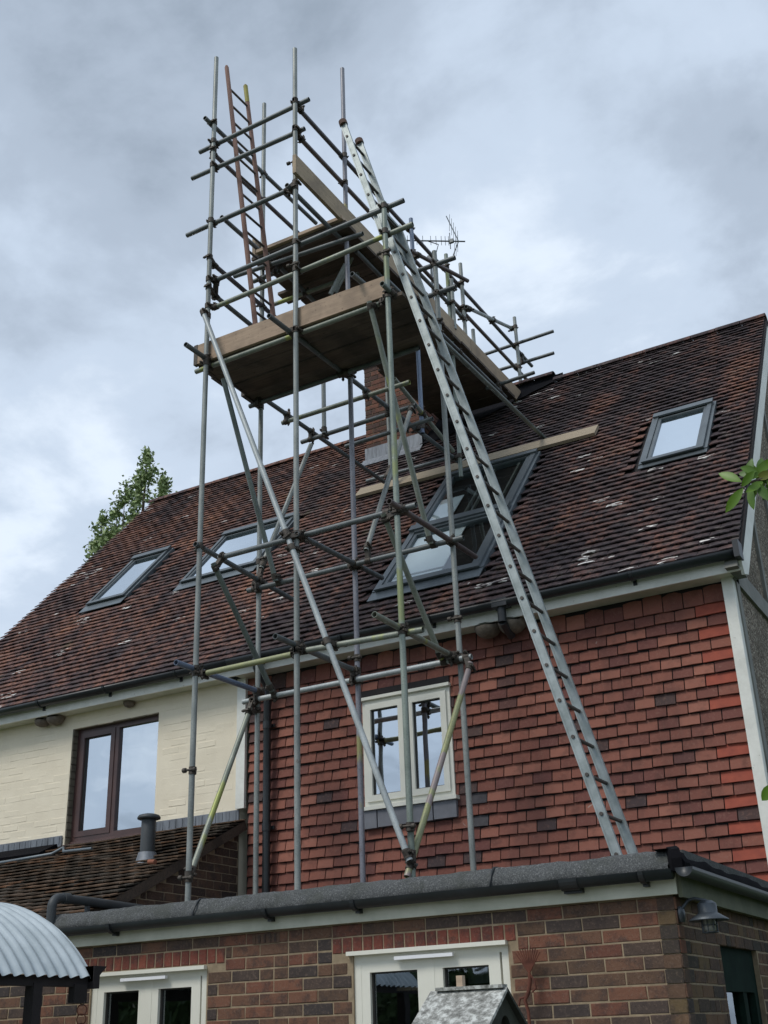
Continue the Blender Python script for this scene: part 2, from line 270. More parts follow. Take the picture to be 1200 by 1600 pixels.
# ------------------------------------------------------------------ mesh helpers
class MB:
    def __init__(s): s.v = []; s.f = []; s.sm = []
    def add(s, vs, fs, smooth=False):
        o = len(s.v); s.v += [tuple(p) for p in vs]; s.f += [tuple(i+o for i in f) for f in fs]; s.sm += [smooth]*len(fs); return s
    def box(s, x0, x1, y0, y1, z0, z1, M=None):
        vs = [Vector(p) for p in ((x0, y0, z0), (x1, y0, z0), (x1, y1, z0), (x0, y1, z0), (x0, y0, z1), (x1, y0, z1), (x1, y1, z1), (x0, y1, z1))]
        if M: vs = [M @ p for p in vs]
        return s.add(vs, [(0, 3, 2, 1), (4, 5, 6, 7), (0, 1, 5, 4), (1, 2, 6, 5), (2, 3, 7, 6), (3, 0, 4, 7)])
    def bar(s, a, b, w, h, upv=(0, 0, 1)):
        a, b = Vector(a), Vector(b); d = b-a; ln = d.length; d.normalize(); x = d.cross(Vector(upv)).normalized(); y = x.cross(d)
        M = Matrix((x, d, y)).transposed().to_4x4(); M.translation = a
        return s.box(-w/2, w/2, 0, ln, -h/2, h/2, M)
    def cyl(s, a, b, r, n=14, r1=None, caps=True, hollow=0):
        a, b = Vector(a), Vector(b); d = (b-a).normalized(); x = d.orthogonal().normalized(); y = d.cross(x); r1 = r if r1 is None else r1
        ring = lambda c, rr: [c+(x*math.cos(2*math.pi*i/n)+y*math.sin(2*math.pi*i/n))*rr for i in range(n)]
        A = ring(a, r); B = ring(b, r1)
        s.add(A+B, [(i, (i+1) % n, n+(i+1) % n, n+i) for i in range(n)], True)
        if hollow:
            for c, o, sg in ((a, A, 1), (b, B, -1)):
                I = ring(c, hollow); J = ring(c+d*sg*.09, hollow)
                fs = []
                for i in range(n):
                    j = (i+1) % n
                    fs += [(i, n+i, n+j, j), (n+i, 2*n+i, 2*n+j, n+j)]
                s.add(o+I+J, fs+[tuple(range(2*n, 3*n))])
        elif caps: s.add(A, [tuple(reversed(range(n)))]); s.add(B, [tuple(range(n))])
        return s
    def path(s, pts, r, n=12):
        pts = [Vector(p) for p in pts]; rings = []; x = None
        for i, p in enumerate(pts):
            d = (pts[min(i+1, len(pts)-1)]-pts[max(i-1, 0)]).normalized()
            x = d.orthogonal().normalized() if x is None else (x-d*x.dot(d)).normalized(); y = d.cross(x)
            rr = r[i] if isinstance(r, (list, tuple)) else r
            rings.append([p+(x*math.cos(2*math.pi*k/n)+y*math.sin(2*math.pi*k/n))*rr for k in range(n)])
        vs = [q for g in rings for q in g]; m = len(rings)
        s.add(vs, [(i*n+k, i*n+(k+1) % n, (i+1)*n+(k+1) % n, (i+1)*n+k) for i in range(m-1) for k in range(n)], True)
        s.add(rings[0], [tuple(reversed(range(n)))]); s.add(rings[-1], [tuple(range(n))]); return s
    def lathe(s, prof, c, n=24, sx=1, sy=1, smooth=True):
        c = Vector(c); vs = [c+Vector((r*math.cos(2*math.pi*k/n)*sx, r*math.sin(2*math.pi*k/n)*sy, z)) for r, z in prof for k in range(n)]
        return s.add(vs, [(i*n+k, i*n+(k+1) % n, (i+1)*n+(k+1) % n, (i+1)*n+k) for i in range(len(prof)-1) for k in range(n)], smooth)
    def prism(s, pts, off):
        off = Vector(off); pts = [Vector(p) for p in pts]; n = len(pts)
        return s.add(pts+[p+off for p in pts], [tuple(range(n)), tuple(reversed(range(n, 2*n)))]+[(i, n+i, n+(i+1) % n, (i+1) % n) for i in range(n)])
    def mesh(s, name, mat, origin=(0, 0, 0)):
        ox, oy, oz = origin
        me = bpy.data.meshes.new(name); me.from_pydata([(x-ox, y-oy, z-oz) for x, y, z in s.v], [], s.f)
        me.polygons.foreach_set('use_smooth', s.sm); me.materials.append(mat); me.update(); return me

W = {}
def wpos(o): return W.get(o.name, Vector((0, 0, 0)))
def tag(o, label=None, cat=None, group=None, kind=None):
    for k, v in (('label', label), ('category', cat), ('group', group), ('kind', kind)):
        if v: o[k] = v
    return o
def thing(name, label, cat, loc, group=None):
    o = bpy.data.objects.new(name, None); COL.objects.link(o); o.location = loc; o.empty_display_size = .2; W[o.name] = Vector(loc)
    return tag(o, label, cat, group)
def put(name, me, loc, parent=None, rot=None):
    o = bpy.data.objects.new(name, me); COL.objects.link(o); loc = Vector(loc); W[o.name] = loc
    if parent: o.parent = parent; o.location = loc-wpos(parent)
    else: o.location = loc
    if rot is not None: o.rotation_euler = rot
    return o
def obj(name, mb, mat, parent=None):
    n = len(mb.v); c = Vector((sum(p[0] for p in mb.v)/n, sum(p[1] for p in mb.v)/n, min(p[2] for p in mb.v)))
    return put(name, mb.mesh(name, mat, c), c, parent)
def pieces(name, items, variants, mat, parent, limit=300):
    """items: list of (Matrix world, variant index[, material]); nearest `limit` become objects, the rest one joined mesh"""
    items = sorted(items, key=lambda t: (t[0].translation-CAM).length)
    cache = {}
    for it in items[:limit]:
        m = it[2] if len(it) > 2 else mat; k = (it[1], m.name)
        if k not in cache: cache[k] = variants[it[1]].mesh(name, m)
        put(name, cache[k], it[0].translation, parent, it[0].to_euler())
    if len(items) > limit:
        mb = MB()
        for it in items[limit:]:
            vr = variants[it[1]]; mb.add([it[0] @ Vector(p) for p in vr.v], vr.f)
        o = obj(name, mb, mat, parent); o['kind'] = 'stuff'

def brick_var(w, d, h, n=6, ch=.004, jit=.0022):
    out = []
    for _ in range(n):
        j = lambda: random.uniform(-jit, jit)
        mb = MB(); fr = [(-w/2+ch+j(), -d+j()*.5, ch+j()), (w/2-ch+j(), -d+j()*.5, ch+j()), (w/2-ch+j(), -d+j()*.5, h-ch+j()), (-w/2+ch+j(), -d+j()*.5, h-ch+j())]
        md = [(-w/2+j(), -d+ch, j()), (w/2+j(), -d+ch, j()), (w/2+j(), -d+ch, h+j()), (-w/2+j(), -d+ch, h+j())]
        bk = [(-w/2, 0, 0), (w/2, 0, 0), (w/2, 0, h), (-w/2, 0, h)]
        fs = [(0, 1, 2, 3)]
        for a in range(4):
            c = (a+1) % 4; fs += [(a+4, c+4, c, a), (a+8, c+8, c+4, a+4)]
        mb.add(fr+md+bk, fs); out.append(mb)
    return out

def tile_var(w, l, t, n=6, camber=.005, jit=.003):
    """plain tile lying in local xy: lower edge at y=0, thickness up z"""
    out = []
    for _ in range(n):
        cm = camber*random.uniform(.2, 1.5); sk = random.uniform(-jit, jit); lf = random.uniform(0, jit*1.6)
        xs = [-w/2, -w/6, w/6, w/2]; hs = [0, cm, cm, 0]; mb = MB(); vs = []
        for y in (0, l):
            for zt in (0, t):
                for x, h in zip(xs, hs):
                    vs.append((x, y+(sk*x/w*2+random.uniform(-jit, jit)*.4 if y == 0 else 0), zt+h+(lf if y == 0 else 0)))
        fs = []
        for i in range(3):
            fs += [(4+i, 5+i, 13+i, 12+i), (i, i+1, 5+i, 4+i)]     # top, front
        fs += [(0, 4, 12, 8), (3, 11, 15, 7), (8, 9, 1, 0), (9, 10, 2, 1), (10, 11, 3, 2)]
        mb.add(vs, fs); out.append(mb)
    return out

# ------------------------------------------------------------------ ground
g = MB(); g.add([(-900, -900, 0), (900, -900, 0), (900, 900, 0), (-900, 900, 0)], [(0, 1, 2, 3)])
tag(obj('ground', g, MGRASS), kind='structure')
g = MB(); g.box(-9, 1.2, 2.2, 6.58, .004, .04)
tag(obj('patio', g, MPAVE), kind='structure')

# ------------------------------------------------------------------ roof geometry
PT = R_(47.5); RC, RS = math.cos(PT), math.sin(PT)
EY, EZ = 8.80, 5.00; SLOPE = 6.11; XL, XP, XR = -11.40, -6.63, -1.66
RY, RZ = EY+SLOPE*RC, EZ+SLOPE*RS
def RF(x, v, n=0.0): return Vector((x, EY+v*RC-n*RS, EZ+v*RS+n*RC))
MR = Matrix(((1, 0, 0, 0), (0, RC, -RS, EY), (0, RS, RC, EZ), (0, 0, 0, 1)))     # local (x, slope, normal) -> world
vof = lambda y: (y-EY)/RC

SKY = [(-10.09, -9.47, vof(10.36), vof(11.22)), (-8.53, -7.42, vof(10.31), vof(11.19)), (-5.24, -4.11, vof(9.27), vof(11.10)), (-2.74, -2.12, vof(10.30), vof(11.14))]
CHX0, CHX1, CHY = -6.95, -6.10, 12.12
def roof_hole(x, v, w):
    for (a, b_, c, d) in SKY:
        if a-.04-w/2 < x < b_+.04+w/2-.03 and c-.16 < v < d-.02: return True
    if CHX0-.0 < x < CHX1 and v > vof(CHY)+.02: return True
    return False

def tiled(parent, x0, x1, nrows, gauge, w, l, mat, matrix, hole, name='roof_tile', tilt=R_(11.2), start=0.0, wav=.006, colfun=None):
    var = tile_var(w-.003, l, .011, 6, .004, .0022)+tile_var(w/2-.003, l, .011, 3, .003, .002); items = []
    ncol = int(round((x1-x0)/w))
    for i in range(nrows):
        off = (w/2 if i % 2 else 0); v = start+i*gauge
        for k in range(ncol+1):
            x = x0+w/2+k*w-off
            hf = 0
            if i % 2 and k == 0: x = x0+w*.25; hf = 1
            elif x+w/2 > x1+.03:
                if x-w/2 < x1-.05: x = x-w/2+w*.25; hf = 1
                else: continue
            if hole(x, v+.05, w): continue
            dz = wav*math.sin(x*2.3+i*.37)*math.sin(v*1.9+x*.7)
            M = matrix @ Matrix.Translation((x, v+random.uniform(-.004, .004), .032+dz)) @ Matrix.Rotation(random.uniform(-.014, .014), 4, 'Z') @ Matrix.Rotation(-tilt+random.uniform(-.02, .02), 4, 'X') @ Matrix.Rotation(random.uniform(-.010, .010), 4, 'Y')
            items.append((M, 6+random.randrange(3) if hf else random.randrange(6)))
    pieces(name, items, var, mat, parent)

# ------------------------------------------------------------------ windows (local x across, y inwards, z up)
def LM(o, ax=Vector((1, 0, 0)), ay=Vector((0, 1, 0)), az=Vector((0, 0, 1))):
    M = Matrix((ax, ay, az)).transposed().to_4x4(); M.translation = o; return M
def ring(mb, x0, x1, z0, z1, w, y0, y1, M, wb=None):
    wb = wb or w
    mb.box(x0, x1, y0, y1, z0, z0+wb, M); mb.box(x0, x1, y0, y1, z1-w, z1, M)
    mb.box(x0, x0+w, y0, y1, z0+wb, z1-w, M); mb.box(x1-w, x1, y0, y1, z0+wb, z1-w, M)
def casement(parent, x0, x1, z0, z1, M, mf, mg, name='casement', fw=.055):
    mb = MB(); ring(mb, x0, x1, z0, z1, fw, -.018, .03, M)
    c = obj(name, mb, mf, parent)
    mb = MB(); ring(mb, x0+fw, x1-fw, z0+fw, z1-fw, .009, .006, .028, M)
    obj('gasket', mb, MBEAD, parent)
    mb = MB(); mb.add([M @ Vector(p) for p in ((x0+fw, .02, z0+fw), (x1-fw, .02, z0+fw), (x1-fw, .02, z1-fw), (x0+fw, .02, z1-fw))], [(0, 1, 2, 3)])
    obj('pane', mb, mg, parent)
def backroom(parent, x0, x1, z0, z1, M, m=None, d=.35):
    mb = MB(); mb.add([M @ Vector(p) for p in ((x0, .06, z0), (x1, .06, z0), (x1, .06, z1), (x0, .06, z1), (x0, d, z0), (x1, d, z0), (x1, d, z1), (x0, d, z1))],
        [(4, 5, 6, 7), (0, 4, 7, 3), (1, 2, 6, 5), (0, 1, 5, 4), (3, 7, 6, 2)])
    obj('interior', mb, m or MROOM, parent)

# ================================================================== TILE-HUNG HOUSE
house = thing('house', 'right-hand house with red hung-tile upper wall and dark tiled roof', 'house', (-4.2, 9.3, 0))
cream = thing('house', 'left-hand house with cream painted brick wall and brown window', 'house', (-9.0, 9.3, 0))

# wall cores
WX0, WX1, WZ0, WZ1 = -6.58, -1.89, 2.50, 4.86
UW = (-5.28, -4.385, 3.45, 4.405)                     # upper window opening
def wall_with_hole(mb, x0, x1, z0, z1, h, y0, y1):
    a, b_, c, d = h
    mb.box(x0, a, y0, y1, z0, z1); mb.box(b_, x1, y0, y1, z0, z1); mb.box(a, b_, y0, y1, z0, c); mb.box(a, b_, y0, y1, d, z1)
mb = MB(); wall_with_hole(mb, XP+.05, -1.86, 0, 4.86, (UW[0], UW[1], UW[2], UW[3]+.05), 9.02, 9.25)
wall = obj('wall', mb, MBACK, house)
# hung tiles: local x, y up the wall, z outwards
MWALL = Matrix(((1, 0, 0, 0), (0, 0, -1, 9.02), (0, 1, 0, 0), (0, 0, 0, 1)))
items = []; tv = tile_var(.161, .102, .014, 6, .002, .003); tw = tile_var(.246, .102, .014, 3, .002, .002); th = tile_var(.077, .102, .014, 2, .002, .002); tt = tile_var(.161, .18, .014, 3, .002, .002)
rows = 24; ga = .0953; zb = 2.50
for i in range(rows):
    z = zb+i*ga; top = i == rows-1
    xs = WX1; first = True
    while xs > WX0+.02:
        wdt = (.17 if i % 2 else .255) if first else .17
        if xs-wdt < WX0: wdt = xs-WX0
        x = xs-wdt/2; xs -= wdt
        if wdt < .05: break
        if UW[0]-.02 < x+wdt/2-.005 and x-wdt/2+.005 < UW[1]+.02 and UW[2]-.21 < z+.04 and z < UW[3]+.045:
            # keep slivers beside the opening
            L_ = max(UW[0]-(x-wdt/2), 0); R2_ = max((x+wdt/2)-UW[1], 0); kk = max(L_, R2_)
            if kk < .03: continue
            cx = (x-wdt/2+kk/2) if L_ > R2_ else (x+wdt/2-kk/2)
            sx = kk/.1705
            M = MWALL @ Matrix.Translation((cx, z, .004)) @ Matrix.Rotation(-R_(7), 4, 'X') @ Matrix.Diagonal((sx, 1, 1, 1))
            mbx = MB(); vr = tv[0]; mbx.add([M @ Vector(p) for p in vr.v], vr.f); obj('wall_tile', mbx, MWT, wall); continue
        v = random.randrange(6); mt = MWT
        var = 'n'
        if wdt > .2: var = 'w'; mt = MWT_RED if random.random() < .75 else MWT
        elif wdt < .12: var = 'h'
        M = MWALL @ Matrix.Translation((x, z+random.uniform(-.003, .003), .004+random.uniform(0, .002))) @ Matrix.Rotation(random.uniform(-.012, .012), 4, 'Z') @ Matrix.Rotation(-R_(12.5 if not top else 8)+random.uniform(-.016, .016), 4, 'X')
        idx = v if var == 'n' else (6+v % 3 if var == 'w' else 9+v % 2)
        if top: idx = 11+v % 3
        if mt is MWT and ((xs < WX0+.03 and i % 2) or (UW[1]-.02 < x-wdt/2 < UW[1]+.15 and UW[2]-.3 < z < UW[3] and random.random() < .7)): mt = MWT_DARK
        items.append((M, idx, mt) if mt is not MWT else (M, idx))
        first = False
allv = tv+tw+th+tt
vis = [t for t in items if t[0].translation.z > 2.62]; low = [t for t in items if t[0].translation.z <= 2.62]
pieces('wall_tile', sorted(vis+low, key=lambda t: 0), allv, MWT, wall)

# white corner board, party board
mb = MB(); mb.box(-1.888, -1.80, 8.955, 9.06, 2.62, 4.86); obj('corner_board', mb, MWHITE, house)
mb = MB(); mb.box(-6.685, -6.585, 8.965, 9.0, 3.60, 4.86); obj('party_board', mb, MWHITE, house)
# gable wall (right side)
GX = -1.815
mb = MB(); mb.prism([(GX, 9.06, 0), (GX, 16.8, 0), (GX, 16.8, 4.9), (GX, RY, RZ-.12), (GX, 9.06, 5.14)], (-.2, 0, 0)); obj('gable_wall', mb, MPEB, house)
for (a, b_, w) in [((9.10, 2.5), (9.10, 5.0), .10), ((8.98, 4.93), (10.9, 4.93), .17), ((10.33, 5.02), (10.33, 6.55), .085), ((11.25, 5.02), (11.25, 7.5), .085), ((12.2, 5.02), (12.2, 8.4), .085), ((9.3, 5.05), (13.0, 9.2), .01)]:
    if w < .05: continue
    mb = MB(); p = Vector((GX+.012, a[0], a[1])); q = Vector((GX+.012, b_[0], b_[1])); mb.bar(p, q, w if a[0] == b_[0] else w, .03, (1, 0, 0)); obj('gable_timber', mb, MTIMB, house)
# bargeboard & verge
mb = MB(); d1 = .235
def gp(v, n): return RF(-1.672, v, n)
mb.prism([gp(-.06, -.01), gp(SLOPE+.03, -.01), gp(SLOPE+.03, -d1), gp(.02, -d1), RF(-1.675, -.10, -.16)], (-.025, 0, 0)); obj('bargeboard', mb, MWHITE, house)
mb = MB(); mb.prism([(-1.70, 8.74, 4.86), (-1.70, 9.06, 4.86), (-1.70, 9.06, 5.2), (-1.70, 8.80, 4.98)], (-.10, 0, 0)); obj('soffit_box', mb, MTIMB, house)

# roofs: core slabs
for par, a, b_ in ((house, XP, XR), (cream, XL, XP)):
    mb = MB(); hs = [s_ for s_ in SKY if a < s_[0] < b_]
    mb.box(a, b_-.005, 0.02, SLOPE, -.05, .004, MR)
    mb.prism([(a, RY, RZ), (a, RY+SLOPE*RC, EZ), (a, RY+SLOPE*RC, EZ-.06), (a, RY, RZ-.07)], (b_-a-.005, 0, 0))
    rf = obj('roof', mb, MBACK, par)
    tiled(rf, a, b_, 61, .1, .165, .165, MROOF_R if par is house else MROOF_L, MR, roof_hole)
    n = int((b_-a)/.30); wd_ = (b_-a)/n
    for k in range(n):
        x0 = a+k*wd_; mb = MB(); ns = 8; rr = .115
        if par is house and -5.02 < x0+.1 < -4.4: lift = .10
        else: lift = .0
        vs = []
        for x, r in ((x0+.004, rr+random.uniform(0, .004)), (x0+wd_-.004, rr+random.uniform(0, .004))):
            for q in range(ns+1):
                t = R_(15+150*q/ns); vs.append((x, RY+math.cos(t)*r, RZ-.05+math.sin(t)*r+lift))
            for q in range(ns+1):
                t = R_(15+150*q/ns); vs.append((x, RY+math.cos(t)*(r-.016), RZ-.05+math.sin(t)*(r-.016)+lift))
        m_ = ns+1; fs = [(q, q+1, 2*m_+q+1, 2*m_+q) for q in range(ns)]+[(m_+q, 3*m_+q, 3*m_+q+1, m_+q+1) for q in range(ns)]+[(q, m_+q, m_+q+1, q+1) for q in range(ns)]+[(2*m_+q, 2*m_+q+1, 3*m_+q+1, 3*m_+q) for q in range(ns)]
        fs += [(0, 2*m_, 3*m_, m_), (ns, m_+ns, 3*m_+ns, 2*m_+ns)]
        mb.add(vs, fs, False); obj('ridge_tile', mb, MROOF_R if par is house else MROOF_L, rf)
    # fascia, soffit, gutter
    g0, g1 = a+(.0 if par is house else .05), (b_-.03 if par is house else b_)
    mb = MB(); mb.box(g0, g1, 8.815, 8.835, 4.848, 4.985); obj('fascia', mb, MWHITE, par)
    mb = MB(); mb.box(g0, g1-.1, 8.835, 9.02, 4.858, 4.87); obj('soffit', mb, MFASC, par)
    gu = MB(); rr = .058; cy, cz = 8.745, 4.985; segs = 10; vs = []
    for x in (g0, g1):
        for q in range(segs+1):
            t = R_(180+180*q/segs); vs.append((x, cy+math.cos(t)*rr, cz+math.sin(t)*rr))
        for q in range(segs+1):
            t = R_(180+180*q/segs); vs.append((x, cy+math.cos(t)*(rr-.006), cz+math.sin(t)*(rr-.006)))
    m_ = segs+1
    gu.add(vs, [(q, 2*m_+q, 2*m_+q+1, q+1) for q in range(segs)]+[(m_+q, m_+q+1, 3*m_+q+1, 3*m_+q) for q in range(segs)]+[(0, m_, 3*m_, 2*m_), (segs, 2*m_+segs, 3*m_+segs, m_+segs)]+[tuple(list(range(0, m_)))]+[tuple(reversed(range(2*m_, 3*m_)))], True)
    gut = obj('gutter', gu, MGUT, par)
    x = g0+.35
    while x < g1-.1:
        mb = MB()
        for q in range(segs):
            t0, t1 = R_(180+180*q/segs), R_(180+180*(q+1)/segs)
            mb.prism([(x, cy+math.cos(t0)*(rr+.001), cz+math.sin(t0)*(rr+.001)), (x, cy+math.cos(t1)*(rr+.001), cz+math.sin(t1)*(rr+.001)), (x, cy+math.cos(t1)*(rr+.009), cz+math.sin(t1)*(rr+.009)), (x, cy+math.cos(t0)*(rr+.009), cz+math.sin(t0)*(rr+.009))], (.03, 0, 0))
        mb.box(x, x+.03, 8.80, 8.814, 4.90, 4.985)
        obj('gutter_bracket', mb, MGUT, gut); x += .93
# gutter outlet, stop end
mb = MB(); mb.cyl((-3.72, 8.745, 4.80), (-3.72, 8.745, 4.93), .038, 14); mb.box(-3.79, -3.65, 8.69, 8.80, 4.93, 5.0); mb.cyl((-3.72, 8.745, 4.80), (-3.72, 8.92, 4.72), .036, 12); obj('gutter_outlet', mb, MGUT, house)
mb = MB(); mb.box(-1.70, -1.655, 8.68, 8.81, 4.915, 5.055); obj('gutter_stop', mb, MGUT, house)
# downpipe
mb = MB(); mb.path([(-6.30, 8.745, 4.93), (-6.30, 8.745, 4.86), (-6.30, 8.80, 4.80), (-6.30, 8.90, 4.74), (-6.30, 8.93, 4.68), (-6.30, 8.93, 3.6), (-6.30, 8.93, 2.45)], .036, 16)
mb.cyl((-6.30, 8.745, 4.88), (-6.30, 8.745, 4.96), .046, 14)
dp = obj('downpipe', mb, MGUT, house)
for z in (4.3, 3.35):
    mb = MB(); mb.cyl((-6.30, 8.93, z), (-6.30, 8.93, z+.07), .042, 16); mb.box(-6.36, -6.24, 8.965, 8.985, z+.02, z+.05); obj('pipe_collar', mb, MGUT, dp)

# upper window of tile-hung house
M0 = LM(Vector((0, 8.99, 0)))
x0, x1, z0, z1 = UW
mb = MB(); ring(mb, x0, x1, z0, z1, .045, -.0, .07, M0, .05); mb.box(-4.862, -4.80, -.0, .07, z0+.05, z1-.045, M0)
win = obj('window', mb, MUPVC, house)
casement(win, x0+.035, -4.85, z0+.04, z1-.035, M0, MUPVC, MG_HI)
casement(win, -4.812, x1-.035, z0+.04, z1-.035, M0, MUPVC, MG_HI)
backroom(win, x0+.05, x1-.05, z0+.05, z1-.05, M0)
mb = MB(); mb.box(x0-.012, x1+.012, -.035, .03, z1+.002, z1+.03, M0); obj('head_trim', mb, MUPVC, win)
mb = MB(); mb.box(x0-.015, x1+.03, -.05, .06, z0-.035, z0-.003, M0); obj('sill', mb, MUPVC, win)
mb = MB(); mb.box(x0-.03, x1+.0, .0, .03, z1+.035, z1+.10, M0); obj('head_shadow_strip', mb, MDWOOD, win)  # black strip put in for the shadowed gap above the window head
for k, (a, b_) in enumerate(((x0+.0, x0+.13), (x0+.14, x0+.68), (x0+.69, x1+.012))):
    mb = MB(); mb.box(a, b_, -.03+.004*k, .03, z0-.19+.004*k, z0-.038, M0); obj('slate', mb, MSLATE, win)

# ------------------------------------------------------------------ roof windows
MRW = LM(Vector((0, EY, EZ)), Vector((1, 0, 0)), Vector((0, RS, -RC)), Vector((0, RC, RS)))   # local z = slope, y = into roof
def roof_window(par, x0, x1, v0, v1, kind):
    mb = MB(); t0 = -.085
    if kind == 'single':
        ring(mb, x0, x1, v0, v1, .045, t0, .02, MRW)
        mb.box(x0-.012, x1+.012, t0-.02, t0, v1-.10, v1+.0, MRW)
        rw = obj('roof_window', mb, MVEL, par)
        mb = MB(); ring(mb, x0+.048, x1-.048, v0+.05, v1-.105, .032, t0+.012, .0, MRW); obj('sash', mb, MVEL, rw)
        mb = MB(); a, b_, c, d = x0+.08, x1-.08, v0+.08, v1-.137
        mb.add([MRW @ Vector(p) for p in ((a, t0+.03, c), (b_, t0+.03, c), (b_, t0+.03, d), (a, t0+.03, d))], [(0, 1, 2, 3)]); obj('pane', mb, MG_MID, rw)
        mb = MB(); mb.box(a, b_, t0+.05, t0+.06, c, d, MRW); obj('blind', mb, MBLIND, rw)
        mb = MB(); mb.box(x0+.0, x1, t0-.004, t0+.01, v0-.02, v0, MRW)
    else:
        vm = (v0+v1)/2-.12
        ring(mb, x0, x1, v0, v1, .06, t0, .02, MRW); mb.box(x0+.06, x1-.06, t0-.01, .02, vm-.06, vm+.06, MRW); mb.box(x0-.012, x1+.012, t0-.02, t0, v1-.08, v1, MRW)
        mb.box(x0-.012, x1+.012, t0-.03, t0-.001, vm-.02, vm+.09, MRW)
        rw = obj('roof_window', mb, MVEL, par)
        for (c, d, sp) in ((v0+.06, vm-.065, .60), (vm+.09, v1-.06, .30)):
            mb = MB(); ring(mb, x0+.062, x1-.062, c, d, .04, t0+.01, .0, MRW); obj('sash', mb, MVEL, rw)
            a, b_ = x0+.10, x1-.10; c += .04; d -= .04
            mb = MB(); mb.add([MRW @ Vector(p) for p in ((a, t0+.03, c), (b_, t0+.03, c), (b_, t0+.03, d), (a, t0+.03, d))], [(0, 1, 2, 3)]); obj('pane', mb, MG_BIG, rw)
            mb = MB(); xb = a+(b_-a)*sp
            if sp > .5:
                mb.box(a, xb, t0+.05, t0+.058, c, d, MRW); obj('blind', mb, MBLIND, rw)
                mb = MB(); mb.box(a, xb+.02, t0+.043, t0+.049, c+.13, c+.16, MRW); obj('blind_rail', mb, MTIMB, rw)
            else:
                mb.box(a, xb, t0+.05, t0+.058, c, c+(d-c)*.55, MRW); obj('blind', mb, MBLIND, rw)
                for xx in (xb+.14, xb+.22, b_-.12):
                    mb = MB(); mb.box(xx, xx+.022, t0+.05, t0+.08, c, d, MRW); obj('glazing_post', mb, MTIMB, rw)
            mb = MB(); mb.box(a, b_, t0+.10, t0+.11, c, d, MRW); obj('interior', mb, MROOMB, rw)
        mb = MB(); mb.box(x0+.0, x1, t0-.004, t0+.01, v0-.02, v0, MRW)
    obj('cover_strip', mb, MVEL, rw)
    mb = MB(); mb.box(x0-.035, x1+.035, -.052, -.044, v0-(.17 if x0 < -3.5 else .09), v0-.0, MRW); mb.box(x0-.035, x0-.001, -.06, -.005, v0, v1, MRW); mb.box(x1+.001, x1+.035, -.06, -.005, v0, v1, MRW); obj('flashing', mb, MVELP if x0 < -3.5 else MVEL, rw)
for i, s_ in enumerate(SKY): roof_window(cream if i < 2 else house, *s_, 'double' if i == 2 else 'single')

# ------------------------------------------------------------------ chimney
mb = MB(); mb.box(CHX0+.008, CHX1-.008, CHY+.008, CHY+.55, 8.2, 10.9); ch = obj('chimney', mb, MMORT_DK, house)
items = []; BV = brick_var(.2175, .10, .0672); HV = brick_var(.1025, .10, .065)
BR = BV+HV
zr = 8.55; i = 0
rz90 = Matrix.Rotation(R_(90), 4, 'Z')
while zr < 10.8:
    out = .03 if i in (20, 21) else (.0)
    pr = .02 if zr > 10.08 and zr < 10.24 else 0
    x = CHX0-pr; k = 0
    seq = [0, 0, 0, 1] if i % 2 == 0 else [1, 0, 0, 0]
    for t in seq:
        w = .2125 if t == 0 else .1025
        if x+w > CHX1+pr+.12: break
        items.append((Matrix.Translation((x+w/2+.005, CHY+.10-pr, zr)), t*6+random.randrange(6))); x += w+.0095
    y = CHY-pr
    for t in ([1, 0, 0] if i % 2 == 0 else [0, 0, 1]):
        w = .2125 if t == 0 else .1025
        items.append((Matrix.Translation((CHX1+pr-.10, y+w/2+.005, zr)) @ rz90, t*6+random.randrange(6))); y += w+.0095
    zr += .075; i += 1
pieces('brick', items, BR, MBR_CH, ch)
mb = MB(); mb.box(CHX0-.012, CHX1+.012, CHY-.012, CHY+.03, 8.60, 8.86); mb.box(CHX1-.01, CHX1+.012, CHY, CHY+.35, 8.62, 8.88)
mb.prism([RF(CHX0-.03, vof(CHY)-.13, .050), RF(CHX1+.03, vof(CHY)-.13, .050), RF(CHX1+.03, vof(CHY)+.02, .06), RF(CHX0-.03, vof(CHY)+.02, .06)], (0, 0, -.012))
obj('lead_flashing', mb, MLEAD, ch)

# ================================================================== CREAM HOUSE wall
CW = (-8.875, -7.70, 3.50, 4.70)
mb = MB(); wall_with_hole(mb, -11.35, XP-.04, 0, 4.86, CW, 9.004, 9.25); cw = obj('wall', mb, MCREAM, cream)
items = []; CV = brick_var(.217, .018, .067, 6, .006, .003)+brick_var(.105, .018, .067, 4, .006, .003)
zr = 3.42; i = 0
while zr < 4.80:
    x = -10.9-(.11 if i % 2 else 0)
    while x < -6.70:
        w = .217
        if x+w > -6.69:
            break
        cx = x+w/2
        if not (CW[0]-.11 < cx < CW[1]+.11 and CW[2]-.05 < zr < CW[3]-.02):
            items.append((Matrix.Translation((cx, 9.0205+random.uniform(-.0015, .0018), zr)), random.randrange(6)))
        x += w+.008
    zr += .075; i += 1
pieces('brick', items, CV, MCREAM, cw)
mb = MB(); x0, x1, z0, z1 = CW
mb.box(x0-.002, x0+.004, 9.006, 9.12, z0, z1); mb.box(x0, x1, 9.006, 9.12, z1-.004, z1+.002); rev = obj('reveal', mb, MREVEAL, cream)
for k in range(16):
    mb = MB(); z = z0+.005+k*.075; mb.box(x0+.004, x0+.012+random.uniform(0, .004), 9.008, 9.09, z, z+.065); obj('brick', mb, MREVEAL, rev)
M1 = LM(Vector((0, 9.085, 0)))
mb = MB(); ring(mb, x0+.012, x1, z0+.03, z1, .055, -.01, .06, M1); mb.box(-8.345, -8.285, -.01, .06, z0+.085, z1-.055, M1); mb.box(x0+.012, x1, -.03, -.011, z0+.0, z0+.03, M1)
w2 = obj('window', mb, MBROWN, cream)
